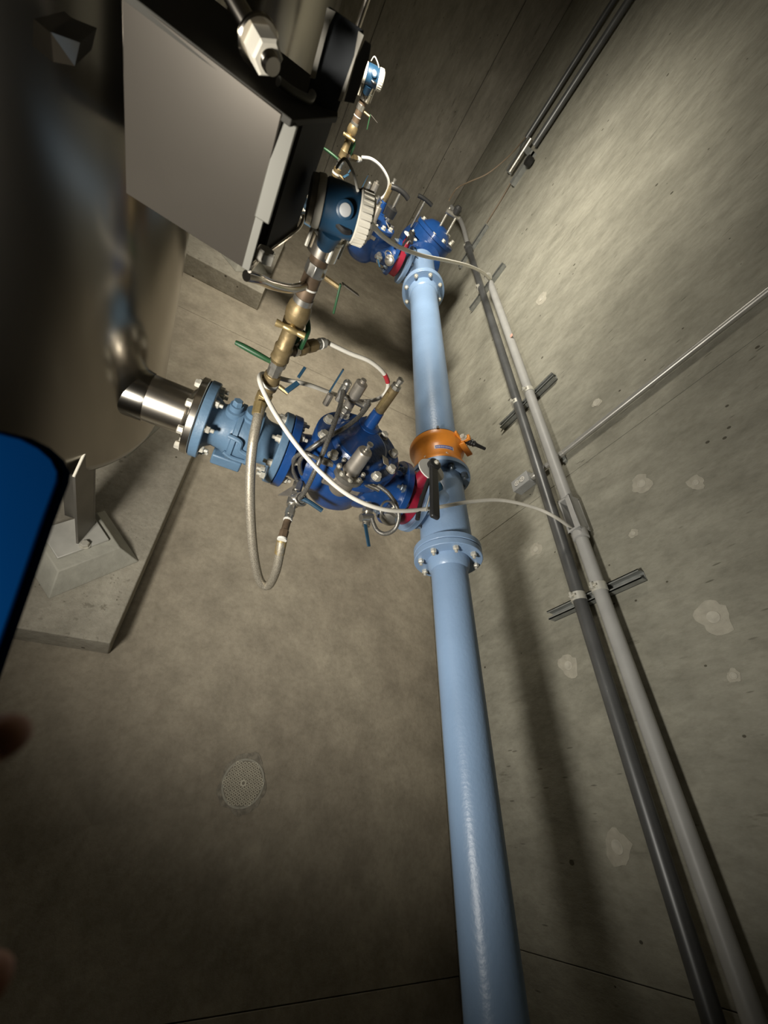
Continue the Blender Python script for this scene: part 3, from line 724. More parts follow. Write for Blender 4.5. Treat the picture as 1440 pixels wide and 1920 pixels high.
# --- red butterfly valve with black lever
bv = thing('butterfly_valve', 'dark red wafer butterfly valve with long black lever beside the tee', 'valve', vx(0.735)); train.append(bv)
MB().lathe(vx(0.700), AX, [(0, 0.112), (0.006, 0.120), (0.058, 0.120), (0.064, 0.112)], 40).build('body', MT['red'], bv)
MB().lathe(vx(0.731)+V((0, 0, 0.11)), (0, 0, 1), [(0, 0.040), (0.02, 0.030), (0.075, 0.026), (0.08, 0.042), (0.09, 0.042)], 20).build('neck', MT['red'], bv)
for th in (0.7, 1.4, 2.2, 3.0):
    place(BOLT['nutd'], 'lug_bolt', vx(0.700)+V((0, 0.105*math.cos(th), 0.105*math.sin(th))), (-1, 0, 0), bv)
MB().prism([vx(0.731)+V((0.060*math.cos(a_), 0.055*math.sin(a_)-0.012, 0.203)) for a_ in [2*PI*k/20 for k in range(20)]], (0, 0, 0.005)).build('notch_plate', MT['whitep'], bv)
l0 = V((0.731, YV, 1.215)); 
lv = MB(); lv.bar(l0+V((0, 0.025, 0.008)), l0+V((-0.028, -0.285, 0.022)), 0.036, 0.020); lv.build('lever', MT['black'], bv, 0.007)
MB().lathe(l0+V((0, 0, 0.0)), (0, 0, 1), [(0, 0.026), (0.022, 0.026), (0.026, 0.018)], 20).build('lever_hub', MT['black'], bv)
MB().tube([l0+V((-0.022, -0.08, -0.002)), l0+V((-0.050, -0.19, -0.025)), l0+V((-0.066, -0.27, -0.03))], 0.009, 8).build('lever_trigger', MT['black'], bv)
MB().cyl(l0+V((-0.018, -0.14, 0.0)), l0+V((-0.040, -0.235, -0.012)), 0.003, n=6).build('trigger_spring', MT['bolt'], bv)
place(BOLT['small'], 'hub_screw', l0+V((0, 0, 0.026)), (0, 0, 1), bv)

# --- brass riser with flow meter and transmitter
RX, RY = 0.05, 1.14
rs = thing('brass_riser', 'vertical bronze and brass riser of valves standing on the isolation valve', 'pipe', (RX, RY, 1.13)); train.append(rs)
def ring(z0_, z1_, r, mat, nm, n=20, r1=None, bev=0.0): return MB().lathe((RX, RY, z0_), (0, 0, 1), [(0, r), (z1_-z0_, r if r1 is None else r1)], n).build(nm, MT[mat], rs, bev)
ring(1.125, 1.185, 0.020, 'bronze', 'nipple')
ring(1.175, 1.215, 0.026, 'brassb', 'hex_union', 8, None, 0.002)
ring(1.215, 1.245, 0.022, 'brass', 'nipple')
ring(1.240, 1.300, 0.029, 'brass', 'valve_body', 16, 0.026, 0.004)
ring(1.258, 1.270, 0.030, 'whitep', 'tape_seal')
ring(1.300, 1.345, 0.022, 'fit', 'coupling', 8)
ring(1.335, 1.352, 0.027, 'fit', 'collar', 8)
MB().lathe((RX, RY, 1.352), (0, 0, 1), [(0, 0.022), (0.012, 0.029), (0.03, 0.026), (0.055, 0.028), (0.06, 0.024), (0.12, 0.023), (0.125, 0.030), (0.145, 0.032), (0.15, 0.028)], 24).build('tee_body', MT['brass'], rs)
MB().lathe((RX, RY, 1.498), (0, 0, 1), [(0, 0.026), (0.01, 0.033), (0.03, 0.035), (0.05, 0.032), (0.06, 0.027)], 24).build('valve_bulb', MT['brass'], rs)
hd = MB(); ht = V((RX, RY, 1.492)); hdir = V((0.97, 0.0, 0.02)).normalized()
hc = ht+V((-0.004, -0.042, 0))
hd.tube([hc-hdir*0.042, hc-hdir*0.02, hc, hc+hdir*0.02, hc+hdir*0.042], lambda t: 0.0075+0.003*abs(math.cos(t*2*PI)), 10)
hd.build('t_handle', MT['brassb'], rs)
MB().cyl(ht+V((0, -0.02, 0)), hc, 0.011, n=12).build('handle_stem', MT['brassb'], rs)
ring(1.556, 1.575, 0.027, 'fit', 'coupling', 16)
ring(1.575, 1.645, 0.0245, 'bronze', 'pipe_section', 24)
ring(1.604, 1.609, 0.0255, 'whitep', 'tape_seal', 24)
ring(1.640, 1.672, 0.027, 'fit', 'coupling', 8, None, 0.002)
ring(1.672, 1.690, 0.024, 'bronze', 'nipple')
# green lever valve on the tee branch
bdn = V((0.128, 0.177, 0.0)).normalized(); br = V((RX, RY, 1.385))+bdn*0.022
MB().cyl(br, br+bdn*0.035, 0.017, n=14).build('branch_nipple', MT['bronze'], rs)
MB().cyl(br+bdn*0.028, br+bdn*0.045, 0.021, n=8).build('tape_seal', MT['fit'], rs)
MB().lathe(br+bdn*0.045, bdn, [(0, 0.017), (0.01, 0.023), (0.035, 0.023), (0.045, 0.018), (0.055, 0.021), (0.09, 0.021)], 8).build('branch_valve', MT['brass'], rs)
MB().lathe(br+bdn*0.135, bdn, [(0, 0.018), (0.012, 0.018), (0.014, 0.015), (0.026, 0.015), (0.027, 0.019), (0.05, 0.017), (0.052, 0.010), (0.07, 0.009)], 16).build('cable_gland', MT['whitep'], rs)
gb = br+bdn*0.060
gh = MB(); gh.tube([gb+V((0, -0.02, 0.015)), gb+V((0.0, -0.022, 0.05)), gb+V((0.0, 0.0, 0.072)), gb+V((-0.012, 0.03, 0.085))], 0.0085, 8)
gh.build('green_handle', MT['green'], rs, label='green lever handle')
MB().bar(gb+V((-0.028, -0.022, 0.02)), gb+V((-0.012, -0.020, 0.075)), 0.022, 0.006, (0, 1, 0)).build('green_handle', MT['green'], rs, 0.003)
# long green handle left
gl = V((RX-0.02, RY-0.005, 1.345))
MB().tube([gl+V((0.012, 0, -0.004)), gl+V((-0.03, 0.0, 0.0)), gl+V((-0.085, 0.005, 0.001)), gl+V((-0.112, 0.008, 0.0))], lambda t: 0.0065+0.003*math.sin(t*PI), 10).build('green_handle', MT['green'], rs, label='long green lever handle')
# small blue handle low right
MB().cyl((RX+0.03, RY, 1.265), (RX+0.065, RY-0.01, 1.262), 0.008, n=8).build('stem', MT['brass'], rs)
MB().bar((RX+0.055, RY-0.02, 1.273), (RX+0.082, RY+0.015, 1.30), 0.018, 0.006).build('blue_handle', MT['teal'], rs, 0.002)
MB().bar((RX+0.078, RY+0.04, 1.30), (RX+0.088, RY+0.075, 1.325), 0.010, 0.005).build('blue_handle', MT['teal'], rs, 0.001)
# upper green handle and tag near the meter
hh = V((RX+0.03, RY, 1.648))
MB().cyl(hh, hh+V((0.045, -0.01, 0)), 0.007, n=8).build('stem', MT['brass'], rs)
MB().bar(hh+V((0.04, -0.012, 0.012)), hh+V((0.055, -0.02, -0.065)), 0.012, 0.006, (1, 0, 0)).build('green_handle', MT['green'], rs, 0.002)
MB().bar(hh+V((0.045, 0.0, 0.01)), hh+V((0.10, 0.02, -0.004)), 0.014, 0.003).build('handle_tag', MT['pilot'], rs, 0.001)
# flow meter spool
fm = thing('flow_meter', 'stainless flow meter body on top of the brass riser', 'meter', (RX, RY, 1.69)); train.append(fm)
MB().lathe((RX, RY, 1.690), (0, 0, 1), [(0, 0.022), (0.004, 0.038), (0.045, 0.038), (0.05, 0.034), (0.10, 0.034), (0.105, 0.038), (0.15, 0.038), (0.155, 0.024)], 32).build('meter_tube', MT['steelb'], fm)
MB().lathe((RX, RY, 1.738), (0, 0, 1), [(0, 0.0395), (0.007, 0.0395)], 32).build('band', MT['clamp'], fm)
for k in range(4):
    th = 0.4+k*PI/2
    MB().cyl((RX+0.045*math.cos(th), RY+0.045*math.sin(th), 1.70), (RX+0.045*math.cos(th), RY+0.045*math.sin(th), 1.84), 0.0045, n=8).build('tie_rod', MT['bolt'], fm)
# transmitter head
tx = thing('flow_transmitter', 'blue instrument transmitter head with cream ribbed cap at the meter', 'transmitter', (RX-0.01, 1.085, 1.775)); train.append(tx)
tc = at(640, 388, Y=1.06); td = V((0.96, 0.12, 0.05)).normalized()
td = (at(690, 412, Y=1.06)-at(600, 372, Y=1.06)).normalized(); td = V((td.x, 0.12, td.z)).normalized()
MB().lathe(tc-td*0.045, td, [(0, 0.050), (0.006, 0.056), (0.03, 0.058), (0.06, 0.058), (0.085, 0.056)], 36).build('housing', MT['txblue'], tx)
MB().lathe(tc-td*0.045, -td, [(0, 0.056), (0.004, 0.058), (0.018, 0.056), (0.02, 0.052)], 36).build('rear_cover', MT['cap'], tx)
MB().lathe(tc-td*0.065, -td, [(0, 0.054), (0.012, 0.052), (0.014, 0.046)], 24).build('rear_flange', MT['fit'], tx)
MB().lathe(tc+td*0.040, td, [(0, 0.058), (0.003, 0.061), (0.034, 0.058), (0.040, 0.052), (0.041, 0.0)], 40, False).build('cap', MT['cap'], tx)
a_t, u_t, v_t = frame(td)
for k in range(26):
    th = 2*PI*k/26
    p = tc+td*0.058+(u_t*math.cos(th)+v_t*math.sin(th))*0.0595
    MB().bar(p-td*0.012, p+td*0.014, 0.004, 0.005, u_t*math.cos(th)+v_t*math.sin(th)).build('cap_rib', MT['cap'], tx)
fr = (V((0, 0, HC))-tc).normalized()
pr_ = (fr - td*fr.dot(td)).normalized(); sd = td.cross(pr_)
MB().lathe(tc+pr_*0.045-sd*0.004+td*0.005, pr_, [(0, 0.021), (0.022, 0.021), (0.024, 0.017)], 24).build('port_boss', MT['txblue'], tx)
MB().lathe(tc+pr_*0.066-sd*0.004+td*0.005, pr_, [(0, 0.014), (0.005, 0.014), (0.006, 0.010)], 20).build('port_plug', MT['boxg'], tx)
MB().cyl(tc-V((0, 0, 0.045)), tc-V((0.0, -0.03, 0.10)), 0.034, 0.024, n=24).build('neck', MT['txblue'], tx)
MB().tube([tc+pr_*0.05+V((0, 0, -0.03)), tc+pr_*0.058+V((0.02, 0, -0.035)), tc+pr_*0.05+V((0.035, 0, -0.03))], 0.008, 8).build('ground_screw', MT['black'], tx)
MB().tube([tc+pr_*0.02+td*0.02+V((0, 0, 0.052)), tc+V((0.0, 0.03, 0.075)), tc+V((-0.03, 0.05, 0.085)), tc+V((-0.04, 0.07, 0.055))], 0.0035, 8).build('pigtail', MT['white'], tx)

tx.scale = (0.87, 0.87, 0.87)
# ---------------------------------------------------------------- copies for the far tank
FARL = {'isolation_valve': 'slate blue isolation valve of the far valve train, behind the instrument head',
        'control_valve': 'deep blue control valve of the far valve train, behind the instrument cap',
        'pilot_regulator': 'grey pilot regulator on the far blue control valve',
        'sensing_manifold': 'grey fittings behind the bonnet of the far control valve',
        'drain_valve_set': 'nickel ball valve chain at the far control valve inlet',
        'pilot_strainer': 'small grey strainer fitting at the far control valve outlet',
        'butterfly_valve': 'red wafer butterfly valve of the far valve train with black lever',
        'brass_riser': 'far vertical bronze riser seen above the blue instrument head',
        'flow_meter': 'far stainless flow meter on the far bronze riser',
        'flow_transmitter': 'small far blue instrument head against the dark far wall'}
for o in [t_ for t_ in train if t_ is not s]:
    c = copy_tree(o, (0, 2.60, 0)); c['label'] = FARL[o.name.split('.')[0]]
    g_ = {'isolation_valve': 'slate blue isolation valves', 'control_valve': 'deep blue control valves', 'pilot_regulator': 'pilot regulators',
          'sensing_manifold': 'sensing manifolds', 'drain_valve_set': 'drain valve sets', 'pilot_strainer': 'pilot strainers', 'butterfly_valve': 'red butterfly valves',
          'brass_riser': 'bronze risers', 'flow_meter': 'flow meters', 'flow_transmitter': 'instrument heads'}[o.name.split('.')[0]]
    o['group'] = g_; c['group'] = g_

# far end of the main: tee and deep blue end valve
ft = thing('pipe_tee', 'light blue flanged tee at the far end of the wide pipe', 'pipe fitting', d_(3.7))
flange(ft, d_(3.377), AY, 0.168, 0.03, MT['blue'])
MB().lathe(d_(3.405), AY, [(0, 0.125), (0.05, 0.118), (0.3, 0.120), (0.48, 0.120), (0.50, 0.125)], 48).build('run_body', MT['blue'], ft)
MB().cyl((0.95, 3.74, 1.0), (0.80, 3.74, 1.0), 0.108, n=40).build('branch_body', MT['blue'], ft)
flange(ft, (0.792, 3.74, 1.0), AX, 0.150, 0.030, MT['blue'])
bolt_ring(ft, (0.822, 3.74, 1.0), AX, 0.125, 8, 'nutd', 0.25)
# deep blue angle valve above the far tee
ev = thing('end_valve', 'glossy deep blue valve body at the far end of the wide pipe by the wall', 'valve', d_(4.2))
e0 = d_(3.905)
MB().lathe(e0, AY, [(0, 0.13), (0.02, 0.17), (0.06, 0.17), (0.08, 0.145), (0.2, 0.19), (0.42, 0.20), (0.55, 0.16), (0.56, 0.10)], 40).build('body', MT['dblue'], ev)
MB().lathe(e0+V((0.02, 0.22, 0.10)), (0.15, 0.1, 1), [(0, 0.185), (0.08, 0.185), (0.085, 0.195), (0.115, 0.195), (0.12, 0.15), (0.17, 0.10), (0.19, 0.05), (0.191, 0)], 36, False).build('bonnet', MT['dblue'], ev)
for k in range(10):
    th = 2*PI*k/10
    place(BOLT['big'], 'bonnet_bolt', e0+V((0.035+0.165*math.cos(th), 0.235+0.165*math.sin(th), 0.222)), (0.15, 0.1, 1), ev)
MB().cyl(e0+V((0.02, 0.18, 0.28)), e0+V((0.02, 0.2, 0.43)), 0.011, n=10).build('stem', MT['fit'], ev)
MB().cyl(e0+V((0.10, 0.16, 0.25)), e0+V((0.10, 0.18, 0.40)), 0.011, n=10).build('stem', MT['fit'], ev)
MB().cyl(e0+V((0.00, 0.19, 0.40)), e0+V((0.13, 0.19, 0.41)), 0.022, n=12).build('cross_bar', MT['fit'], ev)
MB().lathe(e0+V((0.08, 0.18, 0.42)), (0, 0, 1), [(0, 0.03), (0.04, 0.034), (0.06, 0.02)], 14).build('relief_cap', MT['black'], ev)
# black T handles
p = at(750, 362, Y=3.74); o = thing('tee_handle', 'small black T handle standing over the far red valve', 'handle', p-V((0, 0, 0.1)))
MB().cyl(V((p.x, p.y, 1.10)), p, 0.010, n=10).build('stem', MT['fit'], o)
MB().tube([p+V((-0.075, 0, 0.0)), p+V((-0.03, 0, 0.012)), p+V((0.03, 0, 0.012)), p+V((0.075, 0, 0))], 0.018, 10).build('bar', MT['black'], o)
MB().lathe(p-V((0, 0, 0.17)), (0, 0, 1), [(0, 0.04), (0.06, 0.045), (0.075, 0.02)], 12).build('packing_gland', MT['black'], o)
p = at(797, 376, Y=4.2)
MB().cyl(V((p.x, p.y, 1.15)), p, 0.010, n=10).build('stem', MT['fit'], ev)
MB().tube([p+V((-0.07, 0, 0.0)), p+V((-0.03, 0, 0.006)), p+V((0.03, 0, 0.006)), p+V((0.07, 0, 0))], 0.016, 10).build('handle_bar', MT['black'], ev)

# ================================================================== cables and hoses
def hose(name, label, cat, pts, r, mat, n=12, sub=10, parts=()):
    o = MB().tube(pts, r, n, True, sub).build(name, MT[mat]); tag(o, label, cat)
    return o
# white cable: gland -> loop -> round the riser -> LB conduit body
e_ = br+bdn*0.20
cab = [e_, at(655, 662, Y=1.33), at(694, 678, Y=1.34), at(721, 702, Y=1.35), at(727, 727, Y=1.35), at(712, 746, Y=1.34), at(680, 752, Y=1.34), at(630, 740, Y=1.32), at(580, 722, Y=1.24), at(535, 712, Y=1.20), at(505, 703, Y=1.185), at(490, 702, Y=1.15),
       at(487, 714, Y=1.10), at(498, 742, Y=1.06), at(520, 782, Z=1.26), at(556, 834, Z=1.24), at(600, 884, Z=1.22), at(650, 926, Z=1.205), at(700, 950, Z=1.20), at(750, 958, Z=1.195), at(810, 953, Z=1.19), at(880, 941, Z=1.19), at(940, 938, Z=1.20), at(1000, 951, Z=1.22), at(1040, 969, Z=1.24), at(1072, 991, X=1.525)]
c1 = hose('instrument_cable', 'white cable looping off the brass valve and drooping over the pipe to the conduit', 'cable', cab, 0.0078, 'white')
cm = catmull(cab, 10)
seg = min(range(len(cm)), key=lambda i: (cm[i]-at(727, 708, Y=1.35)).length)
MB().tube(cm[seg-3:seg+4], 0.0092, 12, False).build('tape_band', MT['redtape'], c1, label='dark red tape band')
# far white cable
tfar = at(692, 412, Y=1.10)
cab2 = [tfar, at(700, 424, Y=1.16), at(722, 446, Y=1.4), at(752, 465, Y=1.75), at(795, 480, Y=2.2), at(840, 489, Y=2.75), at(880, 499, Y=3.25), at(905, 511, Y=3.6), at(918, 524, X=1.52)]
hose('instrument_cable', 'white cable from the instrument cap across the pipe to the end of the grey conduit', 'cable', cab2, lambda t: 0.0052+0.0075*t, 'white')
cab3 = [at(678, 295, Y=3.80), at(696, 298, Y=3.80), at(714, 312, Y=3.82), at(727, 334, Y=3.84), at(728, 352, Y=3.86), at(720, 368, Y=3.88), at(706, 378, Y=3.9)]
hose('instrument_cable', 'far white cable loop above the far blue control valve', 'cable', cab3, 0.010, 'white')
# big braided hose
bh = [at(489, 762, Y=1.10), at(482, 790, Y=1.05), at(473, 840, Y=0.98), at(469, 900, Y=0.92), at(470, 970, Y=0.85), at(476, 1040, Y=0.78), at(487, 1088, Y=0.735), at(503, 1098, Y=0.725), at(517, 1072, Y=0.735), at(524, 1040, Y=0.765), at(528, 1015, Y=0.795)]
h_ = hose('braided_hose', 'long braided steel hose hanging in a loop from the brass riser', 'hose', bh, 0.0165, 'braid', 14)
MB().cyl(at(488, 756, Y=1.11), at(483, 778, Y=1.07), 0.020, n=8).build('end_ferrule', MT['brassb'], h_)
MB().cyl(at(529, 1012, Y=0.80), at(524, 1038, Y=0.768), 0.0185, n=10).build('end_ferrule', MT['brassb'], h_)
# control valve pilot hoses
s1_ = [at(643, 733, Y=1.25), at(640, 752, Y=1.2), at(630, 785, Y=1.10), at(612, 833, Y=1.0), at(592, 880, Y=0.94), at(574, 918, Y=0.93), at(562, 934, Y=0.94)]
hose('pilot_hose', 'grey braided hose running straight down across the blue bonnet', 'hose', s1_, 0.0085, 'braidd', 10)
s2_ = [at(692, 750, Y=1.25), at(686, 766, Y=1.22), at(668, 786, Y=1.17), at(640, 806, Y=1.10), at(612, 821, Y=1.05), at(590, 836, Y=1.03), at(574, 848, Y=1.03), at(562, 866, Y=1.03), at(566, 888, Y=1.05), at(580, 902, Y=1.08)]
hose('pilot_hose', 'grey braided hose curving over the blue bonnet to its left side', 'hose', s2_, 0.0085, 'braidd', 10)
s3_ = [at(708, 910, Y=0.97), at(728, 925, Y=0.95), at(743, 948, Y=0.92), at(748, 970, Y=0.89), at(740, 992, Y=0.86), at(722, 1001, Y=0.86), at(706, 993, Y=0.88), at(697, 972, Y=0.92)]
h3 = hose('pilot_hose', 'grey braided hose looping below the pilot regulator on the right', 'hose', s3_, 0.008, 'braidd', 10)
for q_ in (0, 1, 2):
    pass
MB().cyl(at(676, 900, Y=0.985), at(690, 908, Y=0.98), 0.0145, n=6).build('end_nut', MT['fit'], h3)
MB().cyl(at(688, 907, Y=0.98), at(702, 914, Y=0.972), 0.0115, n=10).build('end_ferrule', MT['fit'], h3)
MB().cyl(at(700, 912, Y=0.974), at(712, 919, Y=0.965), 0.0095, n=10).build('end_ferrule', MT['fit'], h3)
s4_ = [at(560, 905, Y=1.03), at(549, 880, Y=1.03), at(552, 860, Y=1.02), at(566, 850, Y=1.01), at(585, 855, Y=1.0), at(604, 864, Y=1.0), at(620, 868, Y=1.0)]
h4 = hose('pilot_hose', 'short grey braided hose bending left beside the valve flange', 'hose', s4_, 0.0075, 'braidd', 10)
MB().cyl(at(604, 864, Y=1.0), at(618, 869, Y=1.0), 0.0125, n=6).build('end_nut', MT['fit'], h4)
MB().cyl(at(616, 868, Y=1.0), at(630, 874, Y=1.0), 0.0105, n=10).build('end_ferrule', MT['fit'], h4)
# grey flexible conduit from the bracket to the riser
gc = [at(462, 517, Y=0.87), at(484, 523, Y=0.9), at(510, 534, Y=0.97), at(545, 541, Y=1.06), at(572, 535, Y=1.12), at(584, 520, Y=1.15)]
hose('flexible_conduit', 'grey flexible conduit bending from the bracket bottom to the bronze riser', 'conduit', gc, 0.011, 'plate', 12)
# thin brown wire at the far corner
hose('thin_wire', 'thin brown wire sagging from the wall bracket to the far blue valve', 'wire', [at(985, 258, X=1.54), at(955, 292, X=1.45), at(915, 325, X=1.35), at(880, 341, X=1.25), at(856, 354, X=1.2), at(842, 376, X=1.15)], 0.006, 'wire', 8)

# ================================================================== wall conduits
ZP, ZD, XC = 1.250, 1.145, 1.528
XS = 1.560
YLB0, YLB1 = 1.085, 1.275
pc = thing('pvc_conduit', 'light grey plastic conduit running along the wall on struts', 'conduit', (XC, 1.0, ZP))
RPV = 0.0285
MB().cyl((XC, YB, ZP), (XC, YLB0, ZP), RPV, n=28).build('pipe', MT['pvc'], pc)
MB().cyl((XC, YLB1, ZP), (XC, 3.74, ZP), RPV, n=28).build('pipe', MT['pvc'], pc)
MB().lathe((XC, 1.045, ZP), AY, [(0, 0.030), (0.004, 0.036), (0.045, 0.036), (0.05, 0.034)], 28).build('coupling', MT['pvc'], pc)
MB().lathe((XC, 1.97, ZP), AY, [(0, 0.0285), (0.0, 0.0287), (0.03, 0.0287), (0.03, 0.0285)], 20).build('sticker', MT['pvc'], pc)
# open conduit body (cover off)
lb = MB(); x0, x1, zA, zB = XC-0.038, XC+0.036, ZP-0.030, ZP+0.034
lb.bb((x0+0.004, YLB0, zB-0.008), (x1, YLB1, zB)); lb.bb((x1-0.008, YLB0, zA), (x1, YLB1, zB)); lb.bb((x0, YLB0, zA), (x1, YLB1, zA+0.008))
lb.bb((x0, YLB0, zA), (x1, YLB0+0.012, zB)); lb.bb((x0, YLB1-0.012, zA), (x1, YLB1, zB)); lb.bb((x0, YLB0, zB-0.026), (x0+0.006, YLB1, zB))
lb.build('conduit_body', MT['pvc'], pc, 0.003)
MB().tube([(XC-0.01, YLB0+0.02, ZP), (XC+0.005, YLB0+0.09, ZP+0.004), (XC+0.005, YLB1-0.01, ZP+0.004)], 0.008, 10).build('inner_cable', MT['pvc'], pc)
dcn = thing('metal_conduit', 'dark grey conduit running along the wall below the plastic one', 'conduit', (XC, 1.0, ZD))
MB().cyl((XC, YB, ZD), (XC, 4.80, ZD+0.01), 0.029, n=28).build('pipe', MT['dcond'], dcn)
MB().lathe((XC, 4.78, ZD+0.01), AY, [(0, 0.04), (0.10, 0.04), (0.12, 0.03)], 20).build('end_coupling', MT['dcond'], dcn)
hose('thin_conduit', 'thin pale conduit continuing past the end of the dark conduit to the far corner', 'conduit', [(XC, 4.85, ZD+0.01), at(868, 425, X=1.50), at(858, 405, X=1.46), at(846, 388, X=1.40)], 0.024, 'pvc', 14)
MB_ = None
# pale red sticker on the plastic conduit
ps = at(957, 630, X=XC-0.027)
MB().box(ps+V((0.004, 0, 0.006)), (0.006, 0.03, 0.022)).build('sticker', MT['pinktape'], pc, 0.002)
# struts with clamps
def strut(y, z0_, z1_, label, clamps=True):
    o = thing('strut_channel', label, 'strut', (XW, y, (z0_+z1_)/2), 'strut channels on the right wall')
    m = MB(); hw = 0.0205; t_ = 0.004
    xo = XW-0.041
    m.bb((XW-t_, y-hw, z0_), (XW, y+hw, z1_)); m.bb((xo, y-hw, z0_), (XW, y-hw+t_, z1_)); m.bb((xo, y+hw-t_, z0_), (XW, y+hw, z1_))
    m.bb((xo, y-hw, z0_), (xo+t_, y-0.011, z1_)); m.bb((xo, y+0.011, z0_), (xo+t_, y+hw, z1_))
    m.build('channel', MT['galv'], o)
    for zz in (z0_+0.06, (ZP+ZD)/2+0.02, z1_-0.13):
        MB().bb((XW-t_-0.001, y-0.007, zz-0.013), (XW-t_, y+0.007, zz+0.013)).build('slot', MT['black'], o)
    if clamps:
        for zc, r_ in ((ZP, RPV), (ZD, 0.029)):
            if zc == ZP and y > 3.9: continue
            cl = MB().lathe((XC, y-0.018, zc), AY, [(0, r_+0.0003), (0, r_+0.004), (0.036, r_+0.004), (0.036, r_+0.0003)], 28).build('pipe_clamp', MT['clamp'], o)
            MB().box((XC-r_-0.010, y, zc-0.001), (0.022, 0.026, 0.010)).build('clamp_ear', MT['clamp'], cl)
            MB().cyl((XC-r_-0.010, y, zc-0.016), (XC-r_-0.010, y, zc+0.016), 0.0045, n=8).build('clamp_screw', MT['bolt'], cl)
    return o
strut(0.80, 0.945, 1.41, 'nearest galvanized strut channel with two pipe clamps')
strut(2.17, 0.95, 1.41, 'galvanized strut channel above the outlet box, second nearest')
strut(3.87, 0.95, 1.40, 'galvanized strut channel where the white far cable enters the conduit')
strut(4.86, 0.95, 1.40, 'farthest galvanized strut channel beside the far blue valve')
# EMT drop and outlet box
YE = 1.602
emt = thing('emt_conduit', 'shiny galvanized conduit dropping down the wall to the outlet box', 'conduit', (1.572, YE, 1.1))
MB().cyl((1.574, YE, 1.07), (1.574, YE, ZC), 0.0155, n=24).build('pipe', MT['emt'], emt)
MB().lathe((1.574, YE, 1.255), (0, 0, 1), [(0, 0.019), (0.035, 0.019), (0.036, 0.017)], 20).build('coupling', MT['emt'], emt)
MB().lathe((1.574, YE, 1.068), (0, 0, 1), [(0, 0.021), (0.03, 0.021), (0.035, 0.018)], 12).build('connector', MT['emt'], emt)
MB().bb((1.586, YE-0.045, 1.265), (1.60, YE-0.012, 1.285)).build('strap', MT['galv'], emt)
ob = thing('outlet_box', 'grey wall outlet box with white duplex receptacle', 'outlet', (1.57, YE, 1.0))
MB().bb((1.540, YE-0.037, 0.945), (1.60, YE+0.037, 1.066)).build('box', MT['boxg'], ob, 0.004)
MB().bb((1.537, YE-0.038, 0.944), (1.540, YE+0.038, 1.067)).build('cover_plate', MT['boxg'], ob, 0.001)
for zz in (0.985, 1.026):
    f_ = MB().lathe((1.5365, YE, zz), (-1, 0, 0), [(0, 0.0175), (0.003, 0.0170)], 24).build('receptacle_face', MT['whitep'], ob)
    for dy, dz, hy, hz in ((-0.006, 0.004, 0.0016, 0.0045), (0.006, 0.004, 0.0016, 0.0045), (0, -0.008, 0.0026, 0.0026)):
        MB().bb((1.5330, YE+dy-hy, zz+dz-hz), (1.5336, YE+dy+hy, zz+dz+hz)).build('slot', MT['black'], f_)
place(BOLT['tiny'], 'cover_screw', (1.537, YE, 1.0055), (-1, 0, 0), ob)
# dark vertical conduits near the far corner
for (yy, rr, lb_) in ((4.92, 0.028, 'right one of two dark conduits rising on the wall near the far corner'), (5.25, 0.024, 'left one of two dark conduits rising on the wall near the far corner')):
    o = MB().cyl((1.555, yy, 2.08), (1.555, yy, ZC), rr, n=20).build('wall_conduit', MT['dcond']); tag(o, lb_, 'conduit', 'dark vertical conduits')
cb = thing('conduit_bracket', 'small metal strut bracket at the lower ends of the dark conduits', 'bracket', (1.56, 5.05, 1.95))
MB().bb((1.555, 5.19, 1.80), (1.60, 5.27, 2.10)).build('rail', MT['galv'], cb)
MB().bb((1.555, 4.86, 1.77), (1.60, 4.94, 2.05)).build('rail', MT['galv'], cb)
MB().bb((1.54, 4.86, 2.00), (1.575, 5.28, 2.05)).build('cross_bar', MT['galv'], cb)
MB().cyl((1.545, 5.08, 1.82), (1.545, 5.08, 2.10), 0.025, n=14).build('end_bushing', MT['fit'], cb)
MB().cyl((1.53, 4.80, 1.98), (1.58, 4.80, 1.98), 0.04, n=12).build('knockout', MT['black'], cb)
hose('thin_wire', 'thin dark wire hanging down the wall below the conduit bracket', 'wire', [(1.585, 5.0, 1.78), (1.59, 4.97, 1.6), (1.59, 4.95, 1.40)], 0.006, 'wire', 8)

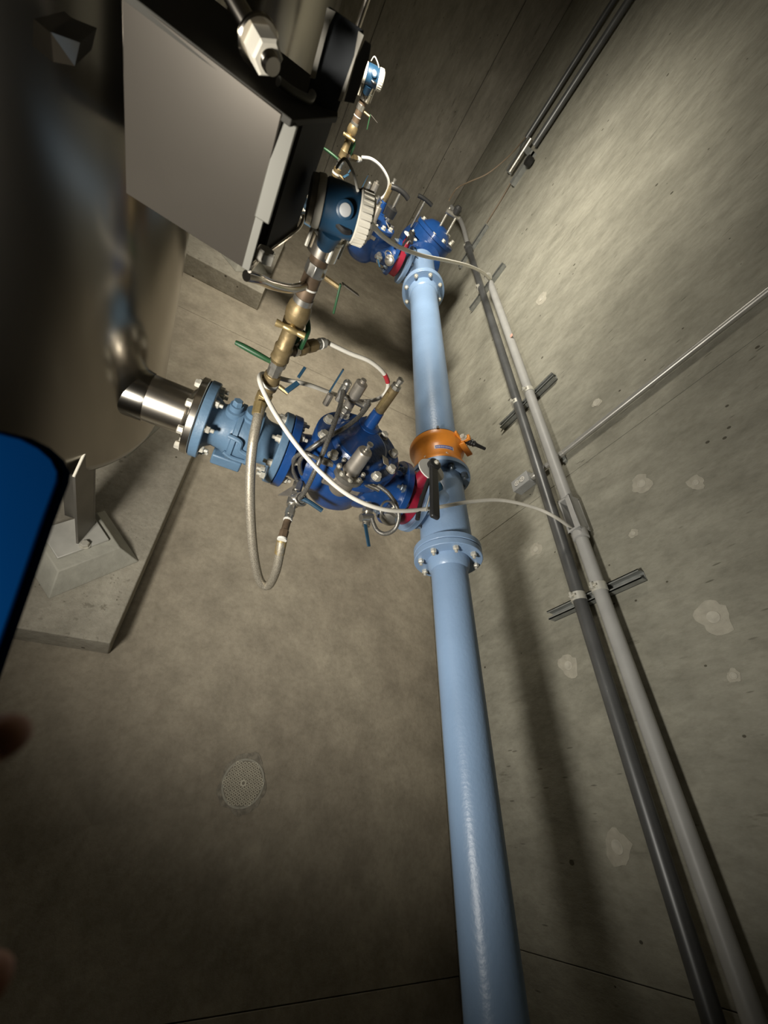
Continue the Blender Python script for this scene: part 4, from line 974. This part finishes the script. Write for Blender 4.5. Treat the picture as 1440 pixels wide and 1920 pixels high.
# ================================================================== near the lens: blue sheet and fingers
DB = 0.30
pl = [near(x, y, DB) for x, y in ((-260, 760), (-60, 796), (0, 808), (40, 818), (75, 836), (100, 858), (113, 884), (110, 905), (80, 985), (40, 1100), (0, 1214), (-60, 1390), (-260, 1500))]
fw = V(CR[2])
o = MB().prism(pl, fw*0.012).build('blue_sheet', MT['bluep'], None, 0.003)
tag(o, 'out of focus dark blue sheet with rounded corner poking in at the left edge', 'sheet')

def finger_chain(pts, rad_):
    return [near(x, y, d) for x, y, d in pts], rad_
hb_ = bpy.data.meshes.new('hand')
verts = []; edges = []; radii = []
def addchain(pts, rs, root=None):
    ids = [] if root is None else [root]
    for p, r in zip(pts, rs):
        verts.append(p); radii.append(r); ids.append(len(verts)-1)
        if len(ids) > 1: edges.append((ids[-2], ids[-1]))
    return ids
dH = 0.135
palm = addchain([near(-900, 1900, dH+0.03), near(-640, 1760, dH+0.03), near(-420, 1660, dH+0.025)], [0.026, 0.028, 0.022])
wr_, mid, top = palm
addchain([near(-250, 1500, dH+0.02), near(-140, 1440, dH+0.008), near(-25, 1392, dH), near(52, 1366, dH)], [0.0095, 0.0093, 0.0088, 0.0072], top)
addchain([near(-260, 1620, dH+0.02), near(-150, 1570, dH+0.01), near(-70, 1540, dH)], [0.0087, 0.0084, 0.0072], top)
addchain([near(-270, 1740, dH+0.02), near(-170, 1710, dH+0.01), near(-70, 1690, dH)], [0.0083, 0.008, 0.007], mid)
addchain([near(-290, 1860, dH+0.02), near(-160, 1850, dH+0.01), near(5, 1838, dH)], [0.0085, 0.0085, 0.0085], mid)
addchain([near(-640, 1480, dH+0.03), near(-520, 1300, dH+0.04), near(-420, 1180, dH+0.05)], [0.011, 0.0095, 0.008], mid)
hb_.from_pydata([tuple(v_) for v_ in verts], edges, [])
hand = bpy.data.objects.new('hand', hb_); COL.objects.link(hand)
sm = hand.modifiers.new('skin', 'SKIN'); sm.use_smooth_shade = True
for i, sv in enumerate(hb_.skin_vertices[0].data):
    sv.radius = (radii[i], radii[i]); sv.use_root = (i == 1)
ss = hand.modifiers.new('sub', 'SUBSURF'); ss.levels = 2; ss.render_levels = 2
hb_.materials.append(MT['skin'])
tag(hand, 'blurred dark fingertips of a hand poking in at the lower left edge', 'hand')
